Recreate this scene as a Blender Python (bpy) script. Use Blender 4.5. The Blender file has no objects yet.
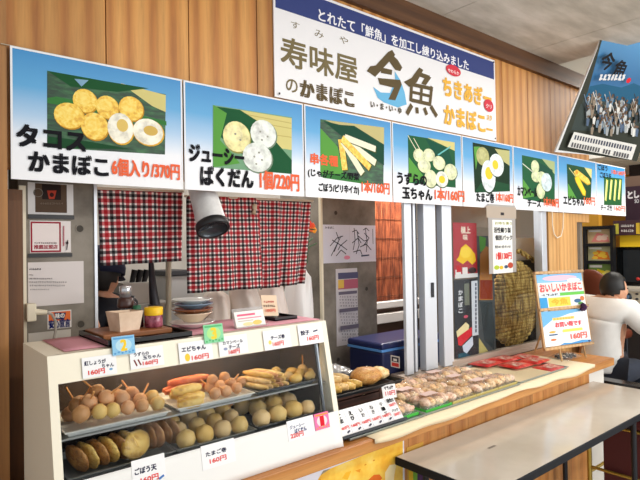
import bpy, math, random
from mathutils import Vector, Matrix, noise as mnoise
R = random.Random(7)
S = bpy.context.scene
C = S.collection
# ------------------------------------------------------------------ camera
F = 540.0
H = 1.50
def nv(x, y, z): return Vector((x, y, z)).normalized()
rX = nv(970-320, 240-237, F); rY = nv(-135-320, 240-255, F)
rY = (rY - rX*rX.dot(rY)).normalized()
rZ = rX.cross(rY)
if rZ.y < 0: rZ = -rZ
EYE = Vector((0, 0, H))
def ray(px, py):
    c = Vector((px-320, 240-py, F)); return Vector((rX.dot(c), rY.dot(c), rZ.dot(c)))
def onY(px, py, y): d = ray(px, py); return EYE + d*(y/d.y)
def onZ(px, py, z): d = ray(px, py); return EYE + d*((z-H)/d.z)
def onX(px, py, x): d = ray(px, py); return EYE + d*(x/d.x)
def onP(px, py, p0, n): d = ray(px, py); return EYE + d*((p0-EYE).dot(n)/d.dot(n))
def proj(p):
    q = Vector(p)-EYE
    c = [rX[i]*q.x + rY[i]*q.y + rZ[i]*q.z for i in range(3)]
    return 320+F*c[0]/c[2], 240-F*c[1]/c[2]
cam = bpy.data.cameras.new('camera'); cam.sensor_width = 36; cam.lens = F/640*36; cam.clip_start = .02
co = bpy.data.objects.new('camera', cam); C.objects.link(co)
right = Vector((rX.x, rY.x, rZ.x)); up = Vector((rX.y, rY.y, rZ.y)); fw = Vector((rX.z, rY.z, rZ.z))
mm = Matrix.Identity(4)
for i in range(3): mm[i][0] = right[i]; mm[i][1] = up[i]; mm[i][2] = -fw[i]; mm[i][3] = EYE[i]
co.matrix_world = mm; S.camera = co
# ------------------------------------------------------------------ materials
def lin(v):
    v /= 255.0
    return v/12.92 if v <= .04045 else ((v+.055)/1.055)**2.4
def rgb(t): return (lin(t[0]), lin(t[1]), lin(t[2]), 1)
MATS = {}
def nm(name):
    m = bpy.data.materials.new(name); m.use_nodes = True
    nt = m.node_tree; b = nt.nodes['Principled BSDF']
    return m, nt, b
def flat(col, rough=.6, metal=0, spec=None, emit=0, coat=0):
    k = ('f', col, rough, metal, spec, emit, coat)
    if k in MATS: return MATS[k]
    m, nt, b = nm('plain_%d_%d_%d' % col)
    b.inputs['Base Color'].default_value = rgb(col); b.inputs['Roughness'].default_value = rough; b.inputs['Metallic'].default_value = metal
    if spec is not None: b.inputs['Specular IOR Level'].default_value = spec
    if coat: b.inputs['Coat Weight'].default_value = coat
    if emit:
        b.inputs['Emission Color'].default_value = rgb(col); b.inputs['Emission Strength'].default_value = emit
    MATS[k] = m; return m
def ramp(nt, src, stops):
    r = nt.nodes.new('ShaderNodeValToRGB'); el = r.color_ramp.elements
    while len(el) > len(stops): el.remove(el[-1])
    while len(el) < len(stops): el.new(.5)
    for e, (p, c) in zip(el, stops): e.position = p; e.color = rgb(c)
    nt.links.new(src, r.inputs[0]); return r.outputs[0]
def mapping(nt, scale, coord='Object'):
    t = nt.nodes.new('ShaderNodeTexCoord'); mp = nt.nodes.new('ShaderNodeMapping'); mp.inputs['Scale'].default_value = scale
    nt.links.new(t.outputs[coord], mp.inputs[0]); return mp.outputs[0]
def noi(nt, vec, scale, detail=4, rough=.55, dist=0):
    n = nt.nodes.new('ShaderNodeTexNoise'); n.inputs['Scale'].default_value = scale; n.inputs['Detail'].default_value = detail
    n.inputs['Roughness'].default_value = rough; n.inputs['Distortion'].default_value = dist
    nt.links.new(vec, n.inputs['Vector']); return n.outputs['Fac']
def mixc(nt, fac, a, b, mode='MIX'):
    x = nt.nodes.new('ShaderNodeMix'); x.data_type = 'RGBA'; x.blend_type = mode
    for s, v in ((0, fac), (6, a), (7, b)):
        if isinstance(v, (int, float)): x.inputs[s].default_value = v
        elif isinstance(v, tuple): x.inputs[s].default_value = rgb(v)
        else: nt.links.new(v, x.inputs[s])
    return x.outputs[2]
def bump(nt, b, src, strength=.3, dist=.003):
    n = nt.nodes.new('ShaderNodeBump'); n.inputs['Strength'].default_value = strength; n.inputs['Distance'].default_value = dist
    nt.links.new(src, n.inputs['Height']); nt.links.new(n.outputs[0], b.inputs['Normal'])
def wood(name, dark, mid, light, along='Z', scale=1.0, rough=.45, board=.305, off=0, var=.25, knots=.8, cath=.45):
    m, nt, b = nm(name)
    sc = {'Z': (9, 9, .55), 'X': (.55, 9, 9), 'Y': (9, .55, 9)}[along]
    v = mapping(nt, tuple(s*scale for s in sc))
    n1 = noi(nt, v, 1.6, 3, .5, 1.2); n2 = noi(nt, v, 9, 5, .6, .3)
    wv = nt.nodes.new('ShaderNodeTexWave'); wv.wave_type = 'BANDS'; wv.bands_direction = 'X' if along != 'X' else 'Z'
    wv.inputs['Scale'].default_value = .55; wv.inputs['Distortion'].default_value = 7; wv.inputs['Detail'].default_value = 2; wv.inputs['Detail Scale'].default_value = .5
    nt.links.new(v, wv.inputs[0])
    g = ramp(nt, n1, [(.3, mid), (.7, light)])
    w = ramp(nt, wv.outputs['Fac'], [(0, dark), (.35, mid), (1, light)])
    g = mixc(nt, cath, g, w)
    f = ramp(nt, n2, [(.30, (196, 190, 184)), (.6, (255, 255, 255))])
    g = mixc(nt, .5, g, f, 'MULTIPLY')
    # a tone for each board
    t = nt.nodes.new('ShaderNodeTexCoord'); sp = nt.nodes.new('ShaderNodeSeparateXYZ'); nt.links.new(t.outputs['Object'], sp.inputs[0])
    ax = {'Z': 'X', 'X': 'Z', 'Y': 'X'}[along]
    ma = nt.nodes.new('ShaderNodeMath'); ma.operation = 'SUBTRACT'; ma.inputs[1].default_value = off; nt.links.new(sp.outputs[ax], ma.inputs[0])
    dv = nt.nodes.new('ShaderNodeMath'); dv.operation = 'DIVIDE'; dv.inputs[1].default_value = board; nt.links.new(ma.outputs[0], dv.inputs[0])
    fl = nt.nodes.new('ShaderNodeMath'); fl.operation = 'FLOOR'; nt.links.new(dv.outputs[0], fl.inputs[0])
    wn = nt.nodes.new('ShaderNodeTexWhiteNoise'); wn.noise_dimensions = '1D'; nt.links.new(fl.outputs[0], wn.inputs['W'])
    tone = ramp(nt, wn.outputs['Value'], [(0, tuple(int(255*(1-var)) for _ in range(3))), (1, (255, 255, 255))])
    g = mixc(nt, 1.0, g, tone, 'MULTIPLY')
    # knots
    vo = nt.nodes.new('ShaderNodeTexVoronoi'); vo.inputs['Scale'].default_value = 1.0
    nt.links.new(mapping(nt, {'Z': (5, 5, 2.4), 'X': (2.4, 5, 5), 'Y': (5, 2.4, 5)}[along]), vo.inputs['Vector'])
    kn = ramp(nt, vo.outputs['Distance'], [(.05, (95, 60, 40)), (.11, (255, 255, 255))])
    g = mixc(nt, knots, g, kn, 'MULTIPLY')
    nt.links.new(g, b.inputs['Base Color']); b.inputs['Roughness'].default_value = rough
    bump(nt, b, n2, .15, .002)
    return m
def mottled(name, a, b_, scale=6, rough=.8, detail=6, c_=None, bmp=.1, stretch=(1, 1, 1), lo=.35, hi=.65):
    m, nt, b = nm(name); v = mapping(nt, stretch); n = noi(nt, v, scale, detail, .6)
    st = [(lo, a), (hi, b_)] if c_ is None else [(lo, a), ((lo+hi)/2, b_), (hi, c_)]
    nt.links.new(ramp(nt, n, st), b.inputs['Base Color']); b.inputs['Roughness'].default_value = rough
    if bmp: bump(nt, b, n, bmp, .004)
    return m
def food(name, base, dark, light, scale=30, rough=.45):
    m, nt, b = nm(name)
    n = noi(nt, mapping(nt, (1, 1, 1)), scale, 5, .65); n2 = noi(nt, mapping(nt, (1, 1, 1)), scale*4, 2, .5)
    oi = nt.nodes.new('ShaderNodeObjectInfo')
    g = ramp(nt, n, [(.3, dark), (.5, base), (.72, light)])
    g = mixc(nt, .35, g, ramp(nt, n2, [(.35, (120, 80, 40)), (.5, (255, 255, 255))]), 'MULTIPLY')
    hs = nt.nodes.new('ShaderNodeHueSaturation')
    mr = nt.nodes.new('ShaderNodeMapRange'); mr.inputs[3].default_value = .8; mr.inputs[4].default_value = 1.12
    nt.links.new(oi.outputs['Random'], mr.inputs[0]); nt.links.new(mr.outputs[0], hs.inputs['Value']); nt.links.new(g, hs.inputs['Color'])
    nt.links.new(hs.outputs[0], b.inputs['Base Color']); b.inputs['Roughness'].default_value = rough
    bump(nt, b, n2, .25, .002)
    return m
def glass(name, tint=(255, 255, 255), refl=.08, rough=.02, haze=0.0):
    m = bpy.data.materials.new(name); m.use_nodes = True; nt = m.node_tree; nt.nodes.clear()
    o = nt.nodes.new('ShaderNodeOutputMaterial'); tr = nt.nodes.new('ShaderNodeBsdfTransparent'); tr.inputs[0].default_value = rgb(tint)
    gl = nt.nodes.new('ShaderNodeBsdfGlossy'); gl.inputs['Roughness'].default_value = rough
    mx = nt.nodes.new('ShaderNodeMixShader')
    fr = nt.nodes.new('ShaderNodeLayerWeight'); fr.inputs[0].default_value = .25
    mr = nt.nodes.new('ShaderNodeMapRange'); mr.inputs[3].default_value = refl*.2; mr.inputs[4].default_value = min(1, refl*4)
    nt.links.new(fr.outputs['Fresnel'], mr.inputs[0]); nt.links.new(mr.outputs[0], mx.inputs[0])
    if haze:
        df = nt.nodes.new('ShaderNodeBsdfDiffuse'); df.inputs[0].default_value = rgb((235, 235, 235)); m2 = nt.nodes.new('ShaderNodeMixShader'); m2.inputs[0].default_value = haze
        nt.links.new(tr.outputs[0], m2.inputs[1]); nt.links.new(df.outputs[0], m2.inputs[2]); nt.links.new(m2.outputs[0], mx.inputs[1])
    else: nt.links.new(tr.outputs[0], mx.inputs[1])
    nt.links.new(gl.outputs[0], mx.inputs[2]); nt.links.new(mx.outputs[0], o.inputs[0]); return m
def gradient(name, stops, h, axis='Y', rough=.45):
    m, nt, b = nm(name); t = nt.nodes.new('ShaderNodeTexCoord'); sp = nt.nodes.new('ShaderNodeSeparateXYZ'); nt.links.new(t.outputs['Object'], sp.inputs[0])
    d = nt.nodes.new('ShaderNodeMath'); d.operation = 'DIVIDE'; d.inputs[1].default_value = h; nt.links.new(sp.outputs[axis], d.inputs[0])
    nt.links.new(ramp(nt, d.outputs[0], stops), b.inputs['Base Color']); b.inputs['Roughness'].default_value = rough; return m
def gingham(name, p):
    m, nt, b = nm(name); t = nt.nodes.new('ShaderNodeUVMap'); sp = nt.nodes.new('ShaderNodeSeparateXYZ'); nt.links.new(t.outputs[0], sp.inputs[0])
    outs = []
    for ax in ('X', 'Y'):
        d = nt.nodes.new('ShaderNodeMath'); d.operation = 'DIVIDE'; d.inputs[1].default_value = p; nt.links.new(sp.outputs[ax], d.inputs[0])
        fr = nt.nodes.new('ShaderNodeMath'); fr.operation = 'FRACT'; nt.links.new(d.outputs[0], fr.inputs[0])
        r = nt.nodes.new('ShaderNodeValToRGB'); r.color_ramp.interpolation = 'CONSTANT'; el = r.color_ramp.elements
        st = [(0, (16, 16, 28)), (.27, (240, 232, 230)), (.46, (190, 16, 44)), (.81, (240, 232, 230))]
        while len(el) < 4: el.new(.5)
        for e, (q, c_) in zip(el, st): e.position = q; e.color = rgb(c_)
        nt.links.new(fr.outputs[0], r.inputs[0]); outs.append(r.outputs[0])
    av = mixc(nt, .5, outs[0], outs[1]); mu = mixc(nt, 1.0, outs[0], outs[1], 'MULTIPLY')
    nt.links.new(mixc(nt, .72, av, mu), b.inputs['Base Color']); b.inputs['Roughness'].default_value = .9; return m
# ------------------------------------------------------------------ mesh builder
TXT = {}
def glyphs(s, res=3):
    if s in TXT: return TXT[s]
    cu = bpy.data.curves.new('t', 'FONT'); cu.body = s; cu.size = 1; cu.resolution_u = res
    ob = bpy.data.objects.new('t', cu); C.objects.link(ob)
    me = bpy.data.meshes.new_from_object(ob.evaluated_get(bpy.context.evaluated_depsgraph_get()))
    vs = [(v.co.x, v.co.y) for v in me.vertices]; fs = [tuple(p.vertices) for p in me.polygons]
    bpy.data.objects.remove(ob); bpy.data.curves.remove(cu); bpy.data.meshes.remove(me)
    x0 = min(v[0] for v in vs); x1 = max(v[0] for v in vs); y0 = min(v[1] for v in vs); y1 = max(v[1] for v in vs)
    vs = [((x-x0)/(x1-x0), (y-y0)/(y1-y0)) for x, y in vs]
    TXT[s] = (vs, fs); return TXT[s]
ORG = {}
class MB:
    def __init__(s): s.v = []; s.f = []; s.m = []; s.sm = []; s.uv = None
    def add(s, vs, fs, mat=0, smooth=False, T=None):
        o = len(s.v)
        if T is not None: vs = [T @ Vector(v) for v in vs]
        s.v += [tuple(v) for v in vs]; s.f += [tuple(i+o for i in f) for f in fs]
        s.m += [mat]*len(fs); s.sm += [smooth]*len(fs); return s
    def box(s, x0, x1, y0, y1, z0, z1, mat=0, T=None, b=0):
        if b > 0: return s.rbox(x0, x1, y0, y1, z0, z1, b, mat, T)
        vs = [(x, y, z) for x in (x0, x1) for y in (y0, y1) for z in (z0, z1)]
        return s.add(vs, [(0, 1, 3, 2), (4, 6, 7, 5), (0, 4, 5, 1), (2, 3, 7, 6), (0, 2, 6, 4), (1, 5, 7, 3)], mat, False, T)
    def rbox(s, x0, x1, y0, y1, z0, z1, b, mat=0, T=None):
        import bmesh
        bm = bmesh.new(); bmesh.ops.create_cube(bm, size=1)
        for v in bm.verts: v.co = Vector((x0+(v.co.x+.5)*(x1-x0), y0+(v.co.y+.5)*(y1-y0), z0+(v.co.z+.5)*(z1-z0)))
        bmesh.ops.bevel(bm, geom=bm.edges[:], offset=b, segments=2, affect='EDGES', profile=.5)
        bm.verts.index_update()
        s.add([v.co.copy() for v in bm.verts], [tuple(v.index for v in f.verts) for f in bm.faces], mat, False, T); bm.free(); return s
    def ell(s, c, r, mat=0, seg=16, rings=10, nz=0, nf=20, T=None, seed=0):
        c = Vector(c); vs = []; fs = []
        for i in range(rings+1):
            th = math.pi*i/rings
            for j in range(seg):
                ph = 2*math.pi*j/seg
                d = Vector((math.sin(th)*math.cos(ph), math.sin(th)*math.sin(ph), math.cos(th)))
                k = 1
                if nz: k += nz*mnoise.noise(d*nf*.1+Vector((seed*3.1, seed*1.7, 0)))
                vs.append(c+Vector((d.x*r[0]*k, d.y*r[1]*k, d.z*r[2]*k)))
        for i in range(rings):
            for j in range(seg):
                a = i*seg+j; b = i*seg+(j+1) % seg; fs.append((a, a+seg, b+seg, b))
        return s.add(vs, fs, mat, True, T)
    def tube(s, pts, r, seg=10, mat=0, T=None, caps=True):
        pts = [Vector(p) for p in pts]; n = len(pts); rs = r if isinstance(r, (list, tuple)) else [r]*n
        vs = []; fs = []; prev = None
        for i, p in enumerate(pts):
            t = (pts[min(i+1, n-1)]-pts[max(i-1, 0)]).normalized()
            a = prev if prev is not None else (Vector((0, 0, 1)) if abs(t.z) < .9 else Vector((1, 0, 0)))
            u = (a - t*a.dot(t)).normalized(); w = t.cross(u); prev = u
            for j in range(seg):
                q = 2*math.pi*j/seg; vs.append(p+u*math.cos(q)*rs[i]+w*math.sin(q)*rs[i])
        for i in range(n-1):
            for j in range(seg):
                a = i*seg+j; b = i*seg+(j+1) % seg; fs.append((a, b, b+seg, a+seg))
        s.add(vs, fs, mat, True, T)
        if caps: 
            s.add(vs[:seg], [tuple(range(seg))[::-1]], mat, False, T); s.add(vs[-seg:], [tuple(range(seg))], mat, False, T)
        return s
    def lathe(s, prof, c=(0, 0, 0), seg=24, mat=0, T=None, smooth=True):
        c = Vector(c); vs = []; fs = []
        for r, z in prof:
            for j in range(seg):
                q = 2*math.pi*j/seg; vs.append(c+Vector((r*math.cos(q), r*math.sin(q), z)))
        for i in range(len(prof)-1):
            for j in range(seg):
                a = i*seg+j; b = i*seg+(j+1) % seg; fs.append((a, b, b+seg, a+seg))
        return s.add(vs, fs, mat, smooth, T)
    def prism(s, poly, a, b, axis='X', mat=0, T=None):
        n = len(poly)
        def P(t, q):
            return {'X': (t, q[0], q[1]), 'Y': (q[0], t, q[1]), 'Z': (q[0], q[1], t)}[axis]
        vs = [P(a, q) for q in poly]+[P(b, q) for q in poly]
        fs = [tuple(range(n)), tuple(range(2*n-1, n-1, -1))]+[(i, i+n, (i+1) % n+n, (i+1) % n) for i in range(n)]
        return s.add(vs, fs, mat, False, T)
    def grid(s, fn, nu, nv_, mat=0, T=None, smooth=True):
        vs = [fn(i/nu, j/nv_) for j in range(nv_+1) for i in range(nu+1)]
        fs = [(j*(nu+1)+i, j*(nu+1)+i+1, (j+1)*(nu+1)+i+1, (j+1)*(nu+1)+i) for j in range(nv_) for i in range(nu)]
        return s.add(vs, fs, mat, smooth, T)
    def build(s, name, mats, parent=None, loc=None, local=False):
        if not isinstance(mats, (list, tuple)): mats = [mats]
        me = bpy.data.meshes.new(name)
        if parent is not None: o = Vector((0, 0, 0)) if local else ORG.get(parent.as_pointer(), Vector((0, 0, 0)))
        else: o = Vector(loc) if loc is not None else Vector((0, 0, 0))
        me.from_pydata([tuple(Vector(v)-o) for v in s.v], [], s.f)
        for m in mats: me.materials.append(m)
        me.polygons.foreach_set('material_index', s.m); me.polygons.foreach_set('use_smooth', s.sm)
        if s.uv:
            l = me.uv_layers.new(name='UVMap')
            for lp in me.loops: l.data[lp.index].uv = s.uv[lp.vertex_index]
        me.update()
        ob = bpy.data.objects.new(name, me); C.objects.link(ob)
        if parent is not None:
            ob.parent = parent; ORG[ob.as_pointer()] = o
        else:
            ob.location = o; ORG[ob.as_pointer()] = o.copy()
        return ob
def tag(o, label, cat, group=None, kind=None):
    o['label'] = label; o['category'] = cat
    if group: o['group'] = group
    if kind: o['kind'] = kind
    return o
def thing(name, label, cat, loc, group=None, M=None):
    o = bpy.data.objects.new(name, None); C.objects.link(o); o.empty_display_size = .05
    if M is not None: o.matrix_world = M; ORG[o.as_pointer()] = Vector((0, 0, 0))
    else: o.location = loc; ORG[o.as_pointer()] = Vector(loc)
    return tag(o, label, cat, group)
def struct(name, mb, mats, parent=None):
    o = mb.build(name, mats, parent); o['kind'] = 'structure'; return o
def copy_tree(o, parent=None):
    c = o.copy(); C.objects.link(c)
    if parent is not None: c.parent = parent
    for ch in o.children: copy_tree(ch, c)
    return c
def add_sub(o, lv=1):
    m = o.modifiers.new('sub', 'SUBSURF'); m.levels = lv; m.render_levels = lv
# ------------------------------------------------------------------ printed sheets
class Sheet:
    """a flat printed thing: local x right, y up, z out of the face"""
    def __init__(s, name, label, cat, P0, U, V, group=None, crop=None):
        s.U = Vector(U).normalized(); V = Vector(V); s.V = (V - s.U*V.dot(s.U)).normalized(); s.N = s.U.cross(s.V); s.P = Vector(P0)
        M = Matrix.Identity(4)
        for i in range(3): M[i][0] = s.U[i]; M[i][1] = s.V[i]; M[i][2] = s.N[i]; M[i][3] = s.P[i]
        s.M = M; s.name = name; s.args = (label, cat, group); s.crop = crop; s.k = 0; s.root = None; s.brd = None
    def px(s, x, y):
        if s.crop is None: return (x, y)
        x0, y0, k = s.crop; q = onP(x0+x/k, y0+y/k, s.P, s.N) - s.P
        return (q.dot(s.U), q.dot(s.V))
    def make(s):
        s.root = thing(s.name, s.args[0], s.args[1], None, s.args[2], s.M); return s
    def board(s, w, h, mats, t=.003, name='sheet', x0=0, y0=0, border=None):
        mb = MB(); mb.box(x0, x0+w, y0, y0+h, -t, 0)
        if s.root is None:
            o = mb.build(s.name, mats); o.matrix_world = s.M; tag(o, *s.args); s.root = o; ORG[o.as_pointer()] = Vector((0, 0, 0)); return o
        s.brd = mb.build(name, mats, s.root, local=True); return s.brd
    def draw(s, layers, name, parent=None):
        if name.endswith('lettering') and s.name in ('menu_banner', 'shop_sign') and len(layers) > 1 and all(L[0] == 't' for L in layers):
            return [s.draw([L], name, parent) for L in layers]
        mb = MB(); mats = []
        def mi(m):
            if isinstance(m, tuple): m = flat(m, .6, 0, .12)
            if m not in mats: mats.append(m)
            return mats.index(m)
        for L in layers:
            s.k += 1; z = .00009*s.k+.0002; T = L[0]
            if T == 't': s.k += 1
            if T == 'r':
                a = s.px(L[1], L[2]); b = s.px(L[3], L[4])
                mb.add([(a[0], a[1], z), (b[0], a[1], z), (b[0], b[1], z), (a[0], b[1], z)], [(0, 1, 2, 3)] if (b[1] > a[1]) else [(3, 2, 1, 0)], mi(L[5]))
            elif T == 'p':
                q = [s.px(*p) for p in L[1]]
                ar = sum(q[i][0]*q[(i+1) % len(q)][1]-q[(i+1) % len(q)][0]*q[i][1] for i in range(len(q)))
                if ar < 0: q = q[::-1]
                mb.add([(a, b, z) for a, b in q], [tuple(range(len(q)))], mi(L[2]))
            elif T == 'e':
                c = s.px(L[1], L[2]); ru = abs(s.px(L[1]+L[3], L[2])[0]-c[0]); rv = abs(s.px(L[1], L[2]+L[4])[1]-c[1]); an = math.radians(L[6]) if len(L) > 6 else 0
                n = 20; vs = []
                for i in range(n):
                    x = ru*math.cos(2*math.pi*i/n); y = rv*math.sin(2*math.pi*i/n)
                    vs.append((c[0]+x*math.cos(an)-y*math.sin(an), c[1]+x*math.sin(an)+y*math.cos(an), z))
                mb.add(vs, [tuple(range(n))], mi(L[5]))
            elif T == 'l':   # thick line through points
                q = [s.px(*p) for p in L[1]]; w = L[2]*.5
                for a, b in zip(q[:-1], q[1:]):
                    d = Vector((b[0]-a[0], b[1]-a[1])).normalized(); nn = Vector((-d.y, d.x))*w
                    mb.add([(a[0]-nn.x, a[1]-nn.y, z), (b[0]-nn.x, b[1]-nn.y, z), (b[0]+nn.x, b[1]+nn.y, z), (a[0]+nn.x, a[1]+nn.y, z)], [(0, 1, 2, 3)], mi(L[3]))
            elif T == 't':   # text, x0, ytop, ybottom, x1, material, bold
                a = s.px(L[2], L[3]); b = s.px(L[2], L[4]); c = s.px(L[5], L[3])
                u0 = min(a[0], b[0]); v0 = min(a[1], b[1]); w = c[0]-a[0]; h = abs(a[1]-b[1])
                if len(L) > 8 and L[8] == 'flatbase': v0 = b[1]; h = a[1]-b[1]
                vs, fs = glyphs(L[1]); bo = L[7]*h if len(L) > 7 else .02*h
                offs = [(0, 0)] if bo <= 0 else [(-bo, -bo), (bo, bo), (-bo, bo), (bo, -bo)]
                m_ = mi(L[6])
                for kz, (ou, ov) in enumerate(offs):
                    mb.add([(u0+x*w+ou, v0+y*h+ov, z+.00003*kz) for x, y in vs], fs, m_)
        return mb.build(name, mats, parent or s.brd or s.root, local=True)
def scrib(u0, v0, u1, v1, n, col, seed=1):
    """a line of writing too small to read: a few strokes per character"""
    r = random.Random(seed+n); out = []; w = (u1-u0)/n; h = v1-v0
    for i in range(n):
        x = u0+w*i
        for _ in range(2):
            y = v0+h*r.random()*.75; out.append(('r', x+w*.05, y, x+w*.85, y+h*.2, col))
        q = x+w*(.1+.5*r.random()); out.append(('r', q, v0, q+w*.22, v1, col))
    return out
# ------------------------------------------------------------------ palette
X3 = Vector((1, 0, 0)); Y3 = Vector((0, 1, 0)); Z3 = Vector((0, 0, 1))
WHITE = (240, 241, 244); PAPER = flat((244, 243, 240), .7); INK = (16, 16, 24); RED = (228, 62, 46); ORANGE = (238, 106, 66)
w_wall = wood('wall_boards', (174, 102, 42), (206, 140, 68), (226, 166, 92), 'Z', .8, .5, .305, -.002, .12, 0, .65)
w_dark = wood('beam_wood', (66, 38, 18), (88, 54, 28), (108, 70, 38), 'X', 1.0, .5, .5, 0, .1)
w_count = wood('counter_wood', (164, 92, 36), (200, 130, 62), (222, 160, 90), 'X', 1.2, .4, .4, 0, .05, .3)
w_panel = wood('panel_boards', (184, 112, 50), (202, 132, 66), (220, 156, 88), 'Z', .7, .45, .1315, .31, .12, .35)
w_pale = wood('pale_post_wood', (200, 138, 74), (224, 166, 98), (240, 192, 128), 'Z', 1.2, .5, .15, 0, .1)
w_post = wood('dark_post_wood', (62, 36, 18), (92, 56, 28), (116, 76, 42), 'Z', 1.0, .6, .5, 0, .1)
concrete = mottled('concrete', (104, 97, 88), (128, 121, 111), 5, .85, 8, (146, 139, 129))
ceil_m = mottled('ceiling_board', (190, 184, 174), (208, 202, 192), 4, .9, 8, (226, 220, 212), .15, (.6, 2.2, 1))
steel = flat((190, 194, 200), .35, .85); alu = flat((214, 219, 228), .38, .35); darkmetal = flat((46, 48, 54), .4, .5)
cream = flat((243, 236, 216), .45); creamd = flat((232, 222, 198), .5)
black = flat((20, 20, 24), .4); blackr = flat((24, 24, 28), .7)
clear = glass('clear_film', (250, 250, 250), .07, .08); clear_hazy = glass('hazy_plastic', (240, 240, 240), .1, .1, .25); pane_m = glass('window_pane', (247, 249, 250), .010, .02)
# ------------------------------------------------------------------ setting
D = 1.86
struct('floor', MB().box(-4, 10, -4, 6, -.05, 0), mottled('floor_concrete', (176, 172, 164), (198, 194, 186), 3, .7))
mb = MB()
xs = [-.91+.305*i for i in range(17)]
for i, x in enumerate(xs):
    if x < 3.97: mb.box(x+.002, min(x+.303, 4.25), D, D+.03, 1.76, 2.66)
mb.box(-1, 4.25, D+.03, D+.06, 1.76, 2.66)
struct('wall_front', mb, w_wall)
struct('trim_1', MB().box(-1, 4.25, D-.03, D+.06, 2.655, 2.765), w_dark)
struct('trim_2', MB().box(-1.5, .316, D-.012, D+.12, 0, 2.655), wood('left_post_wood', (124, 78, 36), (158, 106, 54), (182, 128, 70), 'Z', .9, .5, .6, 0, .1))  # dim light at the left end is painted in as darker wood tones
struct('trim_3', MB().box(.318, .372, D+.07, D+.14, 0, 1.70), w_post)
mb = MB().box(-4, 3.74, -2.5, D, 2.775, 2.81)
for i in range(9):
    for j in range(3):
        xa = 2.42-.91*(7-i)-.0; ya = D-1.455*(j+1)
        mb.box(max(-4, xa)+.0025, min(3.74, xa+.91)-.0025, max(-2.5, ya)+.0025, ya+1.455-.0025*(j > 0), 2.765, 2.775)
struct('ceiling', mb, ceil_m)
struct('ceiling_back', MB().box(-1, 4.2, D+.06, 3.6, 2.3, 2.34), flat((205, 202, 195), .9))
struct('ceiling_far', MB().box(3.74, 5.4, -1, 4.2, 2.93, 2.98).box(5.4, 9, -1, 5, 2.32, 2.37).box(5.38, 5.4, -1, 4.2, 2.32, 2.93), flat((226, 222, 212), .9))
struct('wall_back', MB().box(-1, 4.2, 3.4, 3.5, 0, 2.3), mottled('back_plaster', (178, 174, 168), (202, 198, 190), 3, .85))
struct('wall_left', MB().box(-1.05, -1, D+.06, 3.5, 0, 2.3), flat((190, 186, 178), .85))
struct('wall_side', MB().box(4.2, 4.24, D+.06, 3.5, 0, 2.3), flat((120, 110, 98), .85))
struct('wall_right', MB().box(7.0, 7.08, -.5, 5, 0, 2.32).box(5.62, 5.70, 2.38, 4.2, 0, 2.32), flat((214, 154, 44), .7))
# concrete pillars with notices
def conc(name, x0, x1, y0, y1, edge=None):
    mb = MB().box(x0, x1, y0, y1, 0, 2.3)
    for (a, z) in ((.25, .85), (.8, .9), (.8, 1.245), (.8, 1.58), (.25, 1.7)):
        px = x0+(x1-x0)*a
        T = Matrix.Translation((px, y0-.0005, z)) @ Matrix.Rotation(math.pi/2, 4, 'X')
        mb.lathe([(.0001, .001), (.012, .001)], seg=14, mat=1, T=T)
        mb.lathe([(.012, .001), (.015, .002)], seg=14, mat=0, T=T)
    o = struct(name, mb, [concrete, flat((70, 66, 60), .9)])
    return o
conc('wall_left_pillar', .372, .612, 2.0, 2.16)
struct('trim_4', MB().box(.372, .392, 1.985, 2.0, 0, 1.72), creamd)
struct('trim_5', MB().box(.612, .622, 1.995, 2.16, 0, 2.2), alu)
conc('wall_middle_pillar', 1.965, 2.40, 2.35, 2.75)
struct('trim_6', MB().box(1.955, 1.968, 2.342, 2.362, 0, 2.2), creamd)
# ------------------------------------------------------------------ counter
t = thing('counter', 'long pale wooden serving counter under the row of banners', 'counter', (2.0, 1.6, 0))
MB().box(.30, 3.48, 1.40, 1.858, .755, .80, b=.004).build('slab', w_count, t)
mb = MB()
for i in range(22):
    x = .31+.1315*i
    mb.box(x+.001, x+.1305, 1.43, 1.45, 0, .755)
mb.build('front_panel', w_panel, t)
MB().box(3.16, 3.20, 1.45, 1.85, 0, .755).build('side_panel', w_panel, t)
t = thing('inner_counter', 'low steel work bench on the staff side behind the counter', 'bench', (1.6, 2.2, 0))
MB().box(.65, 1.95, 1.90, 2.14, .58, .62, b=.004).box(2.0, 4.0, 1.96, 2.32, .58, .62, b=.004).build('bench_top', steel, t)
for x in (.7, 1.9, 2.05, 3.45): MB().box(x-.02, x+.02, 2.02, 2.06, 0, .58).build('leg', steel, t)
# paper on the counter
def papfn(u, v):
    x = 1.40+u*1.80; y = 1.393+v*.44
    z = .8022
    return (x, y, z)
mb = MB(); mb.grid(papfn, 24, 4)
mb.grid(lambda u, v: (1.40+u*1.80, 1.3935-.003*math.sin(u*23)*(1-v), .8022-(1-v)*(.016+.008*math.sin(u*9)+.004*math.sin(u*31))), 60, 2)
o = mb.build('counter_paper', flat((240, 222, 188), .8), None, (2.3, 1.6, .8)); tag(o, 'cream paper sheet laid over the counter and hanging over its front edge', 'paper')
o.modifiers.new('s', 'SOLIDIFY').thickness = -.0008
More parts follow.
